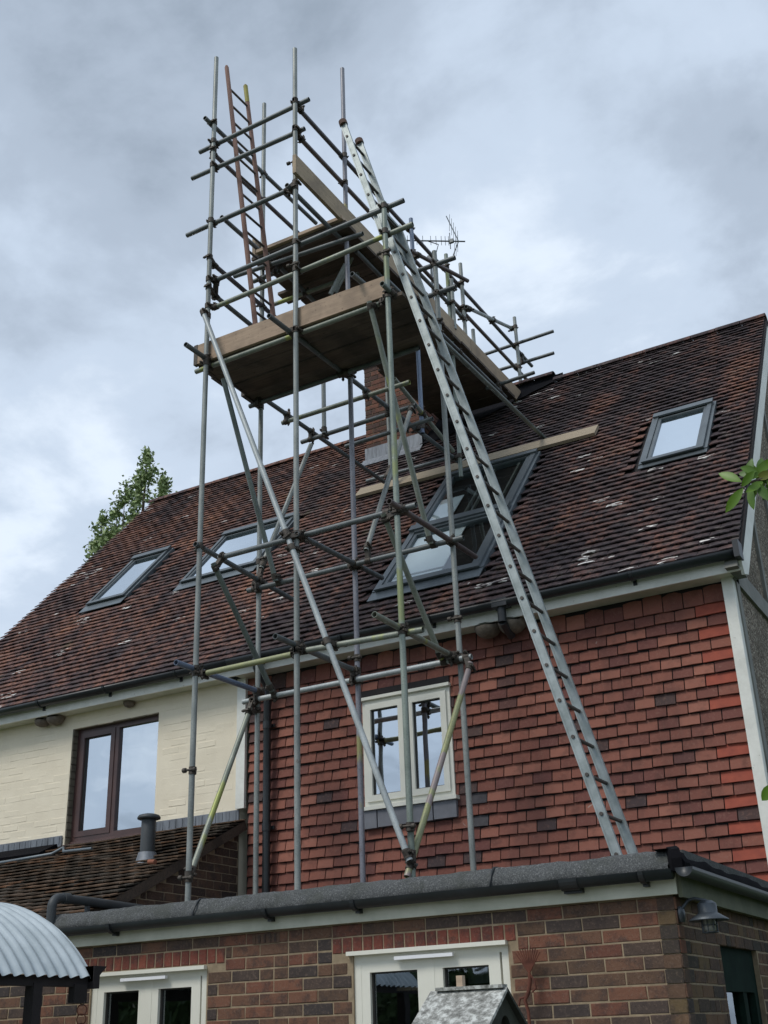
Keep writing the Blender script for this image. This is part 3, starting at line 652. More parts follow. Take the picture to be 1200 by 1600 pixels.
casement(w2, x0+.06, -8.335, z0+.075, z1-.045, M1, MBROWN, MG_HI)
mb = MB(); mb.add([M1 @ Vector(p) for p in ((-8.29, .02, z0+.08), (x1-.05, .02, z0+.08), (x1-.05, .02, z1-.05), (-8.29, .02, z1-.05))], [(0, 1, 2, 3)]); obj('pane', mb, MG_HI, w2)
backroom(w2, x0+.06, x1-.05, z0+.08, z1-.05, M1)
mb = MB(); mb.box(x0-.03, x1+.01, -.09, -.03, z0-.03, z0-.002, M1); obj('sill', mb, MBROWN, w2)
# lead upstands under the cream wall
for q_ in ((-11.0, -8.90), (-7.66, -6.66)):
    mb = MB(); mb.box(q_[0], q_[1], 8.985, 9.0, 3.485, 3.595); obj('lead_flashing', mb, MLEAD, cream)
for k in range(46):
    x = -10.3+k*.08
    if -8.92 < x < -7.66: continue
    mb = MB(); mb.box(x, x+.012, 8.980, 8.984, 3.50+random.uniform(0, .02), 3.585); obj('lead_seam', mb, MLEAD, cream)

# ================================================================== LEAN-TO
lean = thing('lean_to', 'lean-to with old mossy tiled roof and brown brick gable below cream wall', 'lean-to', (-8.5, 8.0, 0))
LP = math.atan(.476); LC, LS = math.cos(LP), math.sin(LP)
LY, LZ = 6.78, 3.49-.476*2.22
ML = Matrix(((1, 0, 0, 0), (0, LC, -LS, LY), (0, LS, LC, LZ), (0, 0, 0, 1)))
mb = MB(); mb.box(-11.2, -6.60, 0, 2.45, -.06, .0, ML); lr = obj('roof', mb, MBACK, lean)
def lhole(x, v, w): return v > 2.10 and x < -8.88 or (v > 1.96 and v < 2.10 and x < -8.62)
tiled(lr, -11.2, -6.60, 24, .1, .165, .165, MROOF_LEAN, ML, lhole, tilt=R_(13), wav=.010)
mb = MB(); mb.prism([ML @ Vector((-6.615, -.02, -.002)), ML @ Vector((-6.615, 2.45, -.002)), ML @ Vector((-6.615, 2.45, -.085)), ML @ Vector((-6.615, -.02, -.085))], (.03, 0, 0)); obj('verge_board', mb, MBOARDU, lean)
# strip of lead where tiles are missing, black patch above it
mb = MB(); mb.path([ML @ Vector(p) for p in ((-9.9, 1.93, .04), (-9.1, 1.94, .05), (-8.55, 1.955, .06), (-8.47, 2.04, .085), (-8.42, 1.98, .06), (-8.05, 1.97, .055))], .016, 8); obj('lead_strip', mb, MVELP, lean)
mb = MB(); mb.box(-10.2, -8.88, 2.12, 2.38, .0, .05, ML); obj('dark_patch', mb, MBLACK, lean)
mb = MB(); mb.prism([(-6.66, LY+.05, 0), (-6.66, 9.0, 0), (-6.66, 9.0, 3.40), (-6.66, LY+.05, LZ-.08)], (-.15, 0, 0)); lw_ = obj('gable_wall', mb, MMORT_DK, lean)
items = []; zr = 2.40; i = 0; LBR = list(BR)
while zr < 3.4:
    y = LY+.06-(.1125 if i % 2 else 0)
    while y < 8.97:
        u0, u1 = max(y, LY+.06, 9+(zr+.065+.09-3.49)/.476+.0), min(y+.215, 8.985)
        if u1-u0 > .03:
            if u1-u0 > .2149: v = random.randrange(6)
            else: LBR.append(brick_var(u1-u0, .10, .065, 1)[0]); v = len(LBR)-1
            items.append((Matrix.Translation((-6.66-.0955, (u0+u1)/2, zr)) @ rz90, v))
        y += .225
    zr += .075; i += 1
pieces('brick', items, LBR, MBR_DK, lw_)
# vent pipe
mb = MB(); vx, vy, vz = -7.02, 8.14, 3.08
mb.lathe([(.066, -.02), (.066, .0), (.064, .37), (.062, .375)], (vx, vy, vz), 20); vp = obj('vent_pipe', mb, MPIPE, lean)
mb = MB(); mb.lathe([(.0, .405), (.05, .403), (.09, .392), (.103, .375), (.103, .360), (.09, .355), (.0, .36)], (vx, vy, vz), 20); obj('vent_cap', mb, MPIPE, vp)
mb = MB(); mb.lathe([(.12, -.06), (.10, -.01), (.08, .06), (.077, .07)], (vx, vy, vz), 16); obj('vent_collar', mb, MLEAD, vp)
# stray terracotta bit on verge
mb = MB(); mb.cyl((-6.67, 7.76, 3.0), (-6.59, 7.745, 2.99), .02, 10); obj('terracotta_end', mb, MTERRA, lean)

# ================================================================== BRICK EXTENSION
ext = thing('extension', 'single-storey brick extension with felt flat roof and black gutter', 'extension', (-4.2, 7.8, 0))
EW1 = -1.935; FY = 6.66
OPN = [(-6.20, -5.175, .9, 2.065), (-4.03, -2.965, .9, 2.08)]
mb = MB()
xs = [-9.5, OPN[0][0], OPN[0][1], OPN[1][0], OPN[1][1], EW1-.008]
for k in range(5):
    if k in (1, 3):
        o = OPN[k//2]; mb.box(xs[k], xs[k+1], FY, FY+.2, 0, o[2]); mb.box(xs[k], xs[k+1], FY, FY+.2, o[3], 2.30)
    else: mb.box(xs[k], xs[k+1], FY, FY+.2, 0, 2.30)
fw = obj('front_wall', mb, MMORT, ext)
items = []; zc = .0
SOL = [(-6.375, -5.025, 2.075), (-4.18, -2.905, 2.088)]
courses = [z for z in [2.2555-.075*(k+1)+.006 for k in range(26)]]
lowst = []
BRX = list(BR); clipc = {}
def clipvar(w, h=.065):
    k = (round(w, 3), h)
    if k not in clipc: clipc[k] = len(BRX); BRX.append(brick_var(max(w, .012), .10, .0672, 1)[0])
    return clipc[k]
def subtract(iv, cut):
    out = []
    for (p, q) in iv:
        if cut[1] <= p or cut[0] >= q: out.append((p, q)); continue
        if cut[0]-p > .02: out.append((p, cut[0]-.008))
        if q-cut[1] > .02: out.append((cut[1]+.008, q))
    return out
def course(iv, phase, place, half_p=.0):
    """stretchers on a .225 grid, clipped to the free intervals"""
    for (p, q) in iv:
        k = math.floor((p-phase)/.225)
        while phase+k*.225 < q:
            u0, u1 = max(phase+k*.225, p), min(phase+k*.225+.215, q); k += 1
            if u1-u0 < .025: continue
            w = u1-u0
            if half_p and w > .2 and random.random() < half_p:
                place(u0+.05125, random.randrange(6, 12)); place(u0+.05125+.1125, random.randrange(6, 12)); continue
            place((u0+u1)/2, random.randrange(6) if w > .2149 else clipvar(w))
for i, z in enumerate(courses):
    iv = [(-8.8, EW1)]
    for o in OPN:
        if z+.055 > o[2] and z+.01 < o[3]: iv = subtract(iv, (o[0]-.004, o[1]+.004))
    if z < 2.15 and z+.065 > 2.075:
        for q_ in SOL: iv = subtract(iv, (q_[0], q_[1]))
    course(iv, EW1-.215-(.1125 if i % 2 else 0), lambda x, v, z=z: items.append((Matrix.Translation((x, FY+.0955+random.uniform(-.002, .002), z)), v)), .10)
pieces('brick', items, BRX, MBR, fw)
# soldier courses
SV = brick_var(.065, .10, .140, 6)
items = []
for (a, b_, c) in SOL:
    n_s = round((b_-a)/.075); st_ = (b_-a)/n_s
    for k in range(n_s): items.append((Matrix.Translation((a+st_*(k+.5), FY+.0945, 2.086)), random.randrange(6)))
SVs = brick_var(.066, .10, .090, 6)
pieces('soldier_brick', items, SVs, MBR_SOL, fw)
# right side wall
SX = EW1
mb = MB(); SD = (7.50, 8.42, 0, 2.05)
mb.box(SX-.2, SX-.008, FY+.2, SD[0], 0, 2.30); mb.box(SX-.2, SX-.008, SD[1], 9.0, 0, 2.30); mb.box(SX-.2, SX-.008, SD[0], SD[1], SD[3], 2.30)
mb.box(SX-.2, SX-.008, FY+.01, FY+.2, 0, 2.30)
sw = obj('side_wall', mb, MMORT_DK, ext)
items = []
for i, z in enumerate(courses):
    iv = [(FY-.008, 8.98)]
    if z+.04 < SD[3]: iv = subtract(iv, (SD[0], SD[1]))
    course(iv, FY-.008-(0 if i % 2 else .1125), lambda y, v, z=z: items.append((Matrix.Translation((SX-.1045, y, z)) @ rz90, v)), .12)
pieces('brick', items, BRX, MBR_SIDE, sw)
# side door / dark window
MS = LM(Vector((SX-.06, 0, 0)), Vector((0, 1, 0)), Vector((-1, 0, 0)), Vector((0, 0, 1)))
mb = MB(); ring(mb, SD[0], SD[1], .05, SD[3], .09, -.02, .05, MS); mb.box(SD[0]+.09, SD[1]-.09, -.02, .05, 1.78, 1.96, MS); mb.box(SD[0]+.55, SD[0]+.64, -.015, .05, .14, 1.78, MS)
dr = obj('side_door', mb, MGREEN, ext)
mb = MB(); mb.add([MS @ Vector(p) for p in ((SD[0]+.09, .02, .1), (SD[1]-.09, .02, .1), (SD[1]-.09, .02, 1.8), (SD[0]+.09, .02, 1.8))], [(0, 1, 2, 3)]); obj('pane', mb, MG_LO, dr)
backroom(dr, SD[0]+.05, SD[1]-.05, .05, SD[3], MS)

# extension windows
for (a, b_, c, d) in OPN:
    MW = LM(Vector((0, FY+.035, 0)))
    mid = (a+b_)/2
    mb = MB(); ring(mb, a, b_, c, d, .05, -.02, .06, MW); mb.box(mid-.03, mid+.03, -.02, .06, c+.05, d-.05, MW)
    ww = obj('window', mb, MUPVC, ext)
    casement(ww, a+.035, mid-.012, c+.035, d-.04, MW, MUPVC, MG_LO, fw=.075)
    casement(ww, mid+.012, b_-.065, c+.035, d-.04, MW, MUPVC, MG_LO, fw=.075)
    backroom(ww, a+.05, b_-.05, c+.05, d-.05, MW, None, 1.0)
    mb = MB(); mb.box(a-.03, b_+.0, -.07, -.018, d-.012, d+.012, MW); obj('head_trim', mb, MUPVC, ww)
    mb = MB(); mb.box(mid-.22, mid+.18, -.065, -.038, d-.055, d-.035, MW); obj('trickle_vent', mb, MBLIND, ww)
    # things on the inside sill
    if a > -5:
        mb = MB(); mb.box(a+.15, mid-.05, .25, .40, 1.62, 1.64, MW); mb.box(a+.15, mid-.05, .25, .40, 1.86, 1.88, MW); obj('shelf', mb, MBOARD, ww)
        mb = MB(); mb.box(mid+.1, b_-.1, .3, .33, 1.88, 2.0, MW); obj('valance', mb, MLEAD, ww)
# roof, fascia, felt kerb, gutter
mb = MB(); mb.box(-6.58, -1.86, 6.68, 9.0, 2.36, 2.50); rt = obj('flat_roof', mb, MFELT, ext)
mb = MB(); mb.box(-6.60, -1.905, 6.615, 6.64, 2.262, 2.38); obj('fascia', mb, MFASC, ext)
mb = MB(); mb.box(-9.4, -6.61, 6.615, 6.64, 2.262, 2.38); obj('fascia', mb, MFASC, ext)
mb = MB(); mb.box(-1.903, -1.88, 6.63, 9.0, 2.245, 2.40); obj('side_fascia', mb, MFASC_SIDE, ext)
# felt kerb: rounded, wavy strip
mb = MB(); prof = [(6.56, 2.385), (6.555, 2.40), (6.575, 2.44), (6.60, 2.475), (6.63, 2.497), (6.68, 2.503), (6.80, 2.495)]
xs = [-6.56+i*(4.64/300) for i in range(301)]; vs = []
for x in xs:
    for j, (y, z) in enumerate(prof):
        k = mnoise.noise(Vector((x*3.1, j*.7, 0)))*.012+mnoise.noise(Vector((x*11, j*1.3, 5)))*.009+mnoise.noise(Vector((x*27, j*2.1, 8)))*.004
        vs.append((x, y-k*(j < 5), z+k*.7))
m_ = len(prof); mb.add(vs, [(i*m_+j, (i+1)*m_+j, (i+1)*m_+j+1, i*m_+j+1) for i in range(300) for j in range(m_-1)], True)
kerb = obj('felt_kerb', mb, MFELT, ext)
for x in (-5.22, -3.0):
    mb = MB(); pts = [(x, y-.012, z+.004) for y, z in prof]; mb.path(pts, .007, 6); obj('felt_lap', mb, MGUT, kerb)
mb = MB(); cy, cz, rr = 6.555, 2.385, .052; segs = 10; vs = []
for x in (-6.55, -1.90):
    for r in (rr, rr-.006):
        for q in range(segs+1):
            t = R_(180+180*q/segs); vs.append((x, cy+math.cos(t)*r, cz+math.sin(t)*r))
m_ = segs+1; mb.add(vs, [(q, 2*m_+q, 2*m_+q+1, q+1) for q in range(segs)]+[(m_+q, m_+q+1, 3*m_+q+1, 3*m_+q) for q in range(segs)]+[tuple(range(m_)), tuple(reversed(range(2*m_, 3*m_)))], True)
gg = obj('gutter', mb, MGUT, ext)
for x in (-5.95, -4.62, -3.95, -2.55, -2.08):
    mb = MB(); w_ = .03 if x != -2.55 else .11
    for q in range(segs):
        t0, t1 = R_(180+180*q/segs), R_(180+180*(q+1)/segs); ra, rb = rr+.001, rr+.011
        mb.prism([(x, cy+math.cos(t0)*ra, cz+math.sin(t0)*ra), (x, cy+math.cos(t1)*ra, cz+math.sin(t1)*ra), (x, cy+math.cos(t1)*rb, cz+math.sin(t1)*rb), (x, cy+math.cos(t0)*rb, cz+math.sin(t0)*rb)], (w_, 0, 0))
    mb.box(x, x+w_, 6.57, 6.612, 2.31, 2.36)
    obj('gutter_bracket', mb, MGUT, gg)
# side felt edge and gutter
mb = MB(); prof = [(-1.845, 2.385), (-1.838, 2.41), (-1.85, 2.45), (-1.875, 2.485), (-1.91, 2.50), (-2.0, 2.503)]; vs = []
for i in range(60):
    y = 6.56+i*(2.44/59)
    for j, (x, z) in enumerate(prof):
        k = mnoise.noise(Vector((y*4, j*.7, 9)))*.012; vs.append((x+k, y, z+k))
m_ = len(prof); mb.add(vs, [(i*m_+j, i*m_+j+1, (i+1)*m_+j+1, (i+1)*m_+j) for i in range(59) for j in range(m_-1)], True); obj('felt_edge', mb, MBLACK, ext)
mb = MB(); cx = -1.83; vs = []
for y in (6.54, 9.0):
    for q in range(segs+1):
        t = R_(180+180*q/segs); vs.append((cx+math.cos(t)*.05, y, 2.39+math.sin(t)*.05))
m_ = segs+1; mb.add(vs, [(q, q+1, m_+q+1, m_+q) for q in range(segs)]+[tuple(range(m_))], True); obj('side_gutter', mb, MGUT, ext)
mb = MB(); mb.prism([(-1.93, 6.60, 2.512), (-1.90, 6.548, 2.49), (-1.89, 6.535, 2.44), (-1.895, 6.54, 2.375), (-1.94, 6.60, 2.37)], (.055, .012, .004)); mb.prism([(-1.90, 6.56, 2.50), (-1.855, 6.56, 2.475), (-1.83, 6.58, 2.42), (-1.84, 6.58, 2.38), (-1.88, 6.57, 2.38)], (.004, .09, .002)); fc_ = obj('felt_corner', mb, MBLACK, ext); fc_['kind'] = 'stuff'
# grey pipe over the roof edge
mb = MB(); P_ = [(-6.56, 6.58, 2.30), (-6.56, 6.58, 2.52)]+[(-6.56, 6.58+.07*(1-math.cos(t)), 2.55+.07*math.sin(t)) for t in [R_(a) for a in range(0, 91, 15)]]+[(-6.55, 7.0, 2.615), (-6.55, 7.65, 2.60)]
mb.path(P_, .034, 16); pp = obj('waste_pipe', mb, MPIPE, ext)
mb = MB(); mb.cyl((-6.553, 6.68, 2.62), (-6.553, 6.74, 2.62), .041, 16); obj('pipe_collar', mb, MPIPE, pp)
mb = MB(); mb.box(-6.57, -6.54, 6.93, 6.96, 2.50, 2.60); obj('pipe_foot', mb, MPIPE, pp)
# air brick grille under fascia
mb = MB(); mb.box(-4.80, -4.58, 6.652, 6.662, 2.185, 2.245)
for k in range(5): mb.box(-4.79+k*.042, -4.775+k*.042, 6.648, 6.653, 2.19, 2.24)
obj('air_brick', mb, MBR_DK, ext)

# ================================================================== SCAFFOLD
scaf = thing('scaffold', 'steel tube scaffold tower with timber decks standing on the flat roof', 'scaffold', (-5.0, 7.9, 2.5))
TUBES = [
('upright',(-5.994,7.450,11.355),(-5.994,7.450,2.560),0),
('upright',(-4.971,7.450,10.923),(-4.971,7.450,2.560),0),
('upright',(-4.005,7.450,8.520),(-4.005,7.450,2.560),1),
('upright',(-6.033,8.400,11.494),(-6.033,8.400,2.600),0),
('upright',(-4.971,8.400,11.470),(-4.971,8.400,2.600),2),
('upright',(-3.980,8.400,8.569),(-3.980,8.400,2.600),0),
('upright',(-4.950,9.863,10.367),(-4.950,9.863,7.502),3),
('upright',(-4.950,10.780,10.435),(-4.950,10.780,7.350),1),
('upright',(-4.900,10.777,10.040),(-4.900,10.777,9.313),0),
('upright',(-4.950,11.198,10.557),(-4.950,11.198,9.200),0),
('upright',(-4.950,11.439,9.694),(-4.950,11.439,9.200),0),
('upright',(-4.950,12.925,10.719),(-4.950,12.925,9.500),0),
('upright',(-6.000,11.042,9.299),(-6.000,11.042,7.821),0),
('upright',(-5.813,9.250,9.100),(-5.813,9.250,7.481),0),
('guard_rail',(-6.216,7.500,10.184),(-4.834,7.500,10.216),9),
('guard_rail',(-6.305,7.500,9.874),(-4.891,7.500,9.861),9),
('guard_rail',(-6.340,7.500,9.152),(-5.053,7.500,9.180),9),
('guard_rail',(-5.989,7.500,8.446),(-3.825,7.500,8.500),9),
('guard_rail',(-5.986,7.500,8.128),(-3.747,7.500,8.201),4),
('guard_rail',(-6.171,7.520,7.481),(-4.051,7.520,7.505),4),
('ledger',(-5.819,7.500,5.461),(-3.857,7.500,5.465),9),
('ledger',(-5.982,7.500,4.437),(-4.978,7.500,4.442),5),
('ledger',(-4.978,7.500,4.452),(-3.850,7.500,4.415),4),
('ledger',(-6.123,8.330,7.470),(-4.166,8.330,7.494),9),
('ledger',(-6.119,8.340,5.479),(-3.848,8.340,5.475),9),
('ledger',(-6.150,8.340,4.408),(-3.846,8.340,4.413),6),
('ledger',(-6.055,8.815,7.480),(-4.535,8.814,7.480),4),
('ledger',(-6.125,9.283,7.480),(-4.700,9.253,7.480),9),
('ledger',(-5.802,9.669,7.500),(-4.705,9.632,7.500),9),
('ledger',(-6.284,10.950,7.727),(-5.147,10.950,7.726),9),
('guard_rail',(-4.237,8.400,8.416),(-3.763,8.400,8.409),9),
('guard_rail',(-4.148,8.400,8.077),(-3.775,8.400,8.079),9),
('ledger',(-6.272,8.220,9.056),(-4.673,8.220,8.955),9),
('ledger',(-6.123,8.364,9.020),(-5.789,8.361,9.020),9),
('ledger',(-6.224,8.880,9.061),(-5.119,8.880,9.043),4),
('guard_rail',(-5.788,13.200,10.460),(-4.499,13.200,10.481),9),
('guard_rail',(-5.659,13.200,10.137),(-4.526,13.200,10.134),9),
('guard_rail',(-5.040,11.930,9.101),(-4.373,11.930,9.123),9),
('guard_rail',(-6.030,7.336,10.436),(-6.030,9.483,10.503),9),
('guard_rail',(-6.030,7.461,10.076),(-6.030,9.148,10.104),10),
('guard_rail',(-6.030,7.664,9.367),(-6.030,9.142,9.384),9),
('guard_rail',(-6.030,7.522,8.706),(-6.030,9.136,8.679),10),
('guard_rail',(-6.030,7.558,8.351),(-6.030,8.884,8.338),9),
('guard_rail',(-5.000,7.540,10.222),(-5.000,13.562,10.268),10),
('guard_rail',(-5.000,7.549,9.853),(-5.000,13.577,9.915),7),
('guard_rail',(-5.020,7.374,9.122),(-5.020,8.524,9.127),9),
('transom',(-6.000,7.148,7.532),(-6.000,10.867,7.608),9),
('transom',(-5.030,7.108,7.474),(-5.030,10.919,7.622),9),
('transom',(-4.300,7.345,7.782),(-4.300,7.920,7.832),9),
('transom',(-3.970,7.290,7.519),(-4.133,11.402,7.880),8),
('ledger',(-4.860,8.973,8.958),(-4.860,12.109,9.004),9),
('ledger',(-4.990,8.617,9.124),(-4.990,9.792,9.114),9),
('ledger',(-5.800,8.164,9.115),(-5.800,9.448,9.024),9),
('transom',(-6.000,7.392,5.600),(-6.000,8.929,5.540),9),
('transom',(-4.940,7.402,5.443),(-4.940,8.840,5.506),9),
('transom',(-3.970,7.262,5.436),(-3.970,8.836,5.492),7),
('transom',(-6.000,7.199,4.472),(-6.000,8.446,4.490),3),
('transom',(-4.980,7.159,4.491),(-4.980,8.428,4.504),9),
('transom',(-4.020,7.057,4.446),(-4.020,8.399,4.449),4),
('guard_rail',(-4.950,10.003,9.674),(-4.950,11.159,9.708),9),
('brace',(-6.007,7.380,8.052),(-3.985,7.380,2.713),6),
('brace',(-5.900,7.600,7.354),(-5.756,8.280,5.477),8),
('brace',(-4.176,7.420,7.487),(-4.134,8.280,5.463),4),
('brace',(-5.917,9.150,7.330),(-5.974,8.350,5.677),0),
('brace',(-4.726,9.200,7.433),(-4.792,8.300,5.565),0),
('brace',(-4.125,7.440,5.432),(-4.097,8.290,4.424),4),
('brace',(-5.833,7.440,5.396),(-5.798,8.290,4.439),8),
('brace',(-6.042,8.300,4.323),(-6.020,7.500,2.808),4),
('brace',(-3.833,8.280,4.341),(-4.022,7.400,2.610),5),
('brace',(-4.930,9.235,7.858),(-4.930,10.568,7.583),4),
('brace',(-4.900,9.720,9.792),(-4.664,10.738,9.900),7),
('brace',(-4.900,11.160,9.856),(-5.020,13.117,10.636),0),
('brace',(-5.305,8.600,8.685),(-5.109,8.600,8.990),0),
('brace',(-5.333,8.750,8.809),(-5.117,8.750,9.177),0),
]
tubes = []
for (nm, a, b_, c) in TUBES:
    a, b_ = Vector(a), Vector(b_)
    mb = MB(); mb.cyl(a, b_, .02415, 18, hollow=.0205); o = obj(nm, mb, MT[c], scaf); tubes.append((a, b_, o))
def closest(p1, q1, p2, q2):
    d1, d2, r = q1-p1, q2-p2, p1-p2; a, e_, f = d1.dot(d1), d2.dot(d2), d2.dot(r); c = d1.dot(r); b__ = d1.dot(d2); den = a*e_-b__*b__
    s_ = min(max((b__*f-c*e_)/den, 0), 1) if den > 1e-9 else 0
    t = (b__*s_+f)/e_
    if t < 0: t = 0; s_ = min(max(-c/a, 0), 1)
    elif t > 1: t = 1; s_ = min(max((b__-c)/a, 0), 1)
    return p1+d1*s_, p2+d2*t
nc = 0
for i in range(len(tubes)):
    for j in range(i+1, len(tubes)):
        a, b_, o1 = tubes[i]; c, d, o2 = tubes[j]
        p, q = closest(a, b_, c, d)
        if (p-q).length > .135: continue
        u, v = (b_-a).normalized(), (d-c).normalized()
        if abs(u.dot(v)) > .97: continue
        def inset(p, a, b_):
            l = (b_-a).length; t = min(max((p-a).dot((b_-a).normalized()), .045), l-.045); return a+(b_-a).normalized()*t
        p, q = inset(p, a, b_), inset(q, c, d)
        mb = MB(); mb.cyl(p-u*.027, p+u*.027, .0315, 12); mb.cyl(q-v*.027, q+v*.027, .0315, 12)
        w = u.cross(v).normalized(); m_ = (p+q)/2
        if (p-q).length > .03: mb.bar(p, q, .042, .042, u)
        for (pp_, uu) in ((p, u), (q, v)):
            s1 = uu.cross(w).normalized(); s1 = s1 if random.random() < .5 else -s1; s2 = w if random.random() < .5 else -w
            bp = pp_+s1*.030; mb.cyl(bp-s2*.035, bp+s2*.058, .0075, 6); mb.cyl(bp+s2*.030, bp+s2*.048, .0145, 6); mb.bar(pp_+s1*.012, pp_+s1*.044, .04, .02, uu)
        obj('coupler', mb, MCOUP, scaf); nc += 1
# extra swivel/sleeve clamps seen on the uprights
for (p, u) in [((-5.99, 7.45, 3.62), 'z'), ((-5.99, 7.45, 2.78), 'z'), ((-3.99, 7.42, 2.95), 'z'), ((-3.98, 8.4, 4.78), 'z'), ((-4.97, 8.4, 4.62), 'z'), ((-4.97, 7.45, 9.42), 'z'), ((-4.0, 7.45, 7.95), 'z'), ((-4.97, 7.45, 8.2), 'z'), ((-4.95, 10.78, 9.35), 'z'), ((-3.98, 8.4, 7.75), 'z')]:
    p = Vector(p); mb = MB(); mb.cyl(p-Vector((0, 0, .03)), p+Vector((0, 0, .03)), .032, 12); mb.cyl(p+Vector((-.075, -.03, .005)), p+Vector((.06, -.03, .0)), .009, 6); mb.cyl(p+Vector((-.075, -.03, .005)), p+Vector((-.045, -.03, .004)), .02, 6); mb.cyl(p+Vector((.03, -.03, .0)), p+Vector((.055, -.03, .0)), .018, 6)
    obj('coupler', mb, MCOUP, scaf)

def board(x0, x1, y0, y1, z0, z1, m, name='scaffold_board', rz=0):
    mb = MB(); nx = 10; lo = x1-x0 > y1-y0; vs = []; bow = random.uniform(-.006, .006)
    for i in range(nx+1):
        t = i/nx; b2 = bow*math.sin(math.pi*t)
        if lo: x = x0+(x1-x0)*t; vs += [(x, y0, z0+b2), (x, y1, z0+b2), (x, y1, z1+b2), (x, y0, z1+b2)]
        else: y = y0+(y1-y0)*t; vs += [(x1, y, z0+b2), (x0, y, z0+b2), (x0, y, z1+b2), (x1, y, z1+b2)]
    fs = [(i*4+k, (i+1)*4+k, (i+1)*4+(k+1) % 4, i*4+(k+1) % 4) for i in range(nx) for k in range(4)]+[(3, 2, 1, 0), (nx*4, nx*4+1, nx*4+2, nx*4+3)]
    mb.add([(x, y, z) for x, y, z in vs], [tuple(reversed(f)) for f in fs])
    return obj(name, mb, m, scaf)
# main deck (five boards along X) with toe board
for k in range(4):
    y = 7.520+k*.218; e0 = (-6.12, -6.14, -6.05, -6.10, -6.02)[k]+random.uniform(-.01, .01); e1 = (-3.90, -3.92, -3.88, -3.93, -3.9)[k]
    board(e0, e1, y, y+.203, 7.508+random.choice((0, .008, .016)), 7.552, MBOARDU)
tb = board(-6.155, -4.03, 7.478, 7.514, 7.532, 7.744, MBOARD, 'toe_board')
for (x, y0_, y1_, z0_, z1_) in [(-6.155, 7.476, 7.516, 7.530, 7.746)]+[((-6.12, -6.14, -6.05, -6.10)[k]-.004, 7.520+k*.218, 7.727+k*.218, 7.510, 7.556) for k in range(4)]:
    mb = MB(); mb.box(x-.012, x+.03, y0_-.002, y1_+.002, z0_-.002, z1_+.002); obj('end_band', mb, MCOUP, scaf)
# upper deck: boards along X from y 8.2 back over the ridge
y = 8.20; k = 0
while y < 12.45:
    e0 = -5.98+random.uniform(-.07, .03); e1 = -4.875+random.uniform(-.01, .015)
    if k == 3: e0 = -6.16
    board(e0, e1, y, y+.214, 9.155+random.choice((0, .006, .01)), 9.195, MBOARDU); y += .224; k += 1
board(-5.95, -4.88, 8.16, 8.385, 9.196, 9.234, MBOARD)      # doubled front board
board(-4.93, -4.892, 7.34, 11.2, 9.20, 9.42, MBOARDY, 'toe_board')
board(-4.93, -4.892, 11.21, 12.74, 9.205, 9.42, MBOARDY, 'toe_board')
board(-6.10, -6.062, 8.30, 12.2, 9.30, 9.53, MBOARDY, 'toe_board')

# black sheeting on the roof under the upper deck
mb = MB(); vs = []; nx, ny = 24, 8
for i in range(nx+1):
    x = -6.12+i*(1.80/nx); vl = vof(12.13) if x < -5.75 else vof(12.13)+(x+5.75)/1.43*(SLOPE-.04-vof(12.13))
    vl = min(vl, SLOPE-.13)
    for j in range(ny+1):
        v = vl+(SLOPE+.02-vl)*j/ny; vs.append(tuple(RF(x, v, .062+.012*mnoise.noise(Vector((x*6, v*6, 1)))+(.04 if j == ny else 0))))
mb.add(vs, [(i*(ny+1)+j, (i+1)*(ny+1)+j, (i+1)*(ny+1)+j+1, i*(ny+1)+j+1) for i in range(nx) for j in range(ny)], True)
tag(obj('roof_sheet', mb, MBLACK), 'black sheeting laid over the ridge tiles beside the chimney', 'sheeting')

# ================================================================== PLANK ON ROOF
mb = MB(); a = RF(-6.56, vof(11.34), .075); b_ = RF(-3.42, vof(11.27), .075); dd = (b_-a).normalized()
n_ = Vector((0, -RS, RC)); t_ = dd.cross(n_).normalized()
M = Matrix((dd, -t_, n_)).transposed().to_4x4(); M.translation = a
mb.box(0, (b_-a).length, -.225, 0, -.02, .018, M)
tag(obj('plank', mb, MPLANK), 'long pale plank lying across the roof tiles above large roof window', 'plank')

# ================================================================== ALUMINIUM LADDER
lad = thing('ladder', 'long aluminium extension ladder leaning up the right of the scaffold', 'ladder', (-2.56, 7.8, 2.55))
def stile(mb, a, b_, w=.028, h=.062):
    a, b_ = Vector(a), Vector(b_); mb.bar(a, b_, w, h, Vector((0, 1, 0)).cross((b_-a).normalized())*-1)
A0, A1 = Vector((-2.525, 7.60, 2.52)), Vector((-4.47, 7.60, 9.86))
ld = (A1-A0).normalized(); nn = Vector((ld.z, 0, -ld.x))
def stile_box(p, q, wy, wn):
    mb = MB(); d = (q-p).normalized(); n = Vector((d.z, 0, -d.x)); M = Matrix((n, Vector((0, 1, 0)), d)).transposed().to_4x4(); M.translation = p; ln = (q-p).length
    # box with a shallow channel on its outer faces
    mb.box(-wn/2, -wn/2+.012, -wy/2, wy/2, 0, ln, M); mb.box(wn/2-.012, wn/2, -wy/2, wy/2, 0, ln, M); mb.box(-wn/2+.012, wn/2-.012, -wy/2+.004, wy/2-.004, 0, ln, M)
    return mb
split = 5.6
lower_top = A0+ld*5.55; upper_bot = A0+ld*3.2
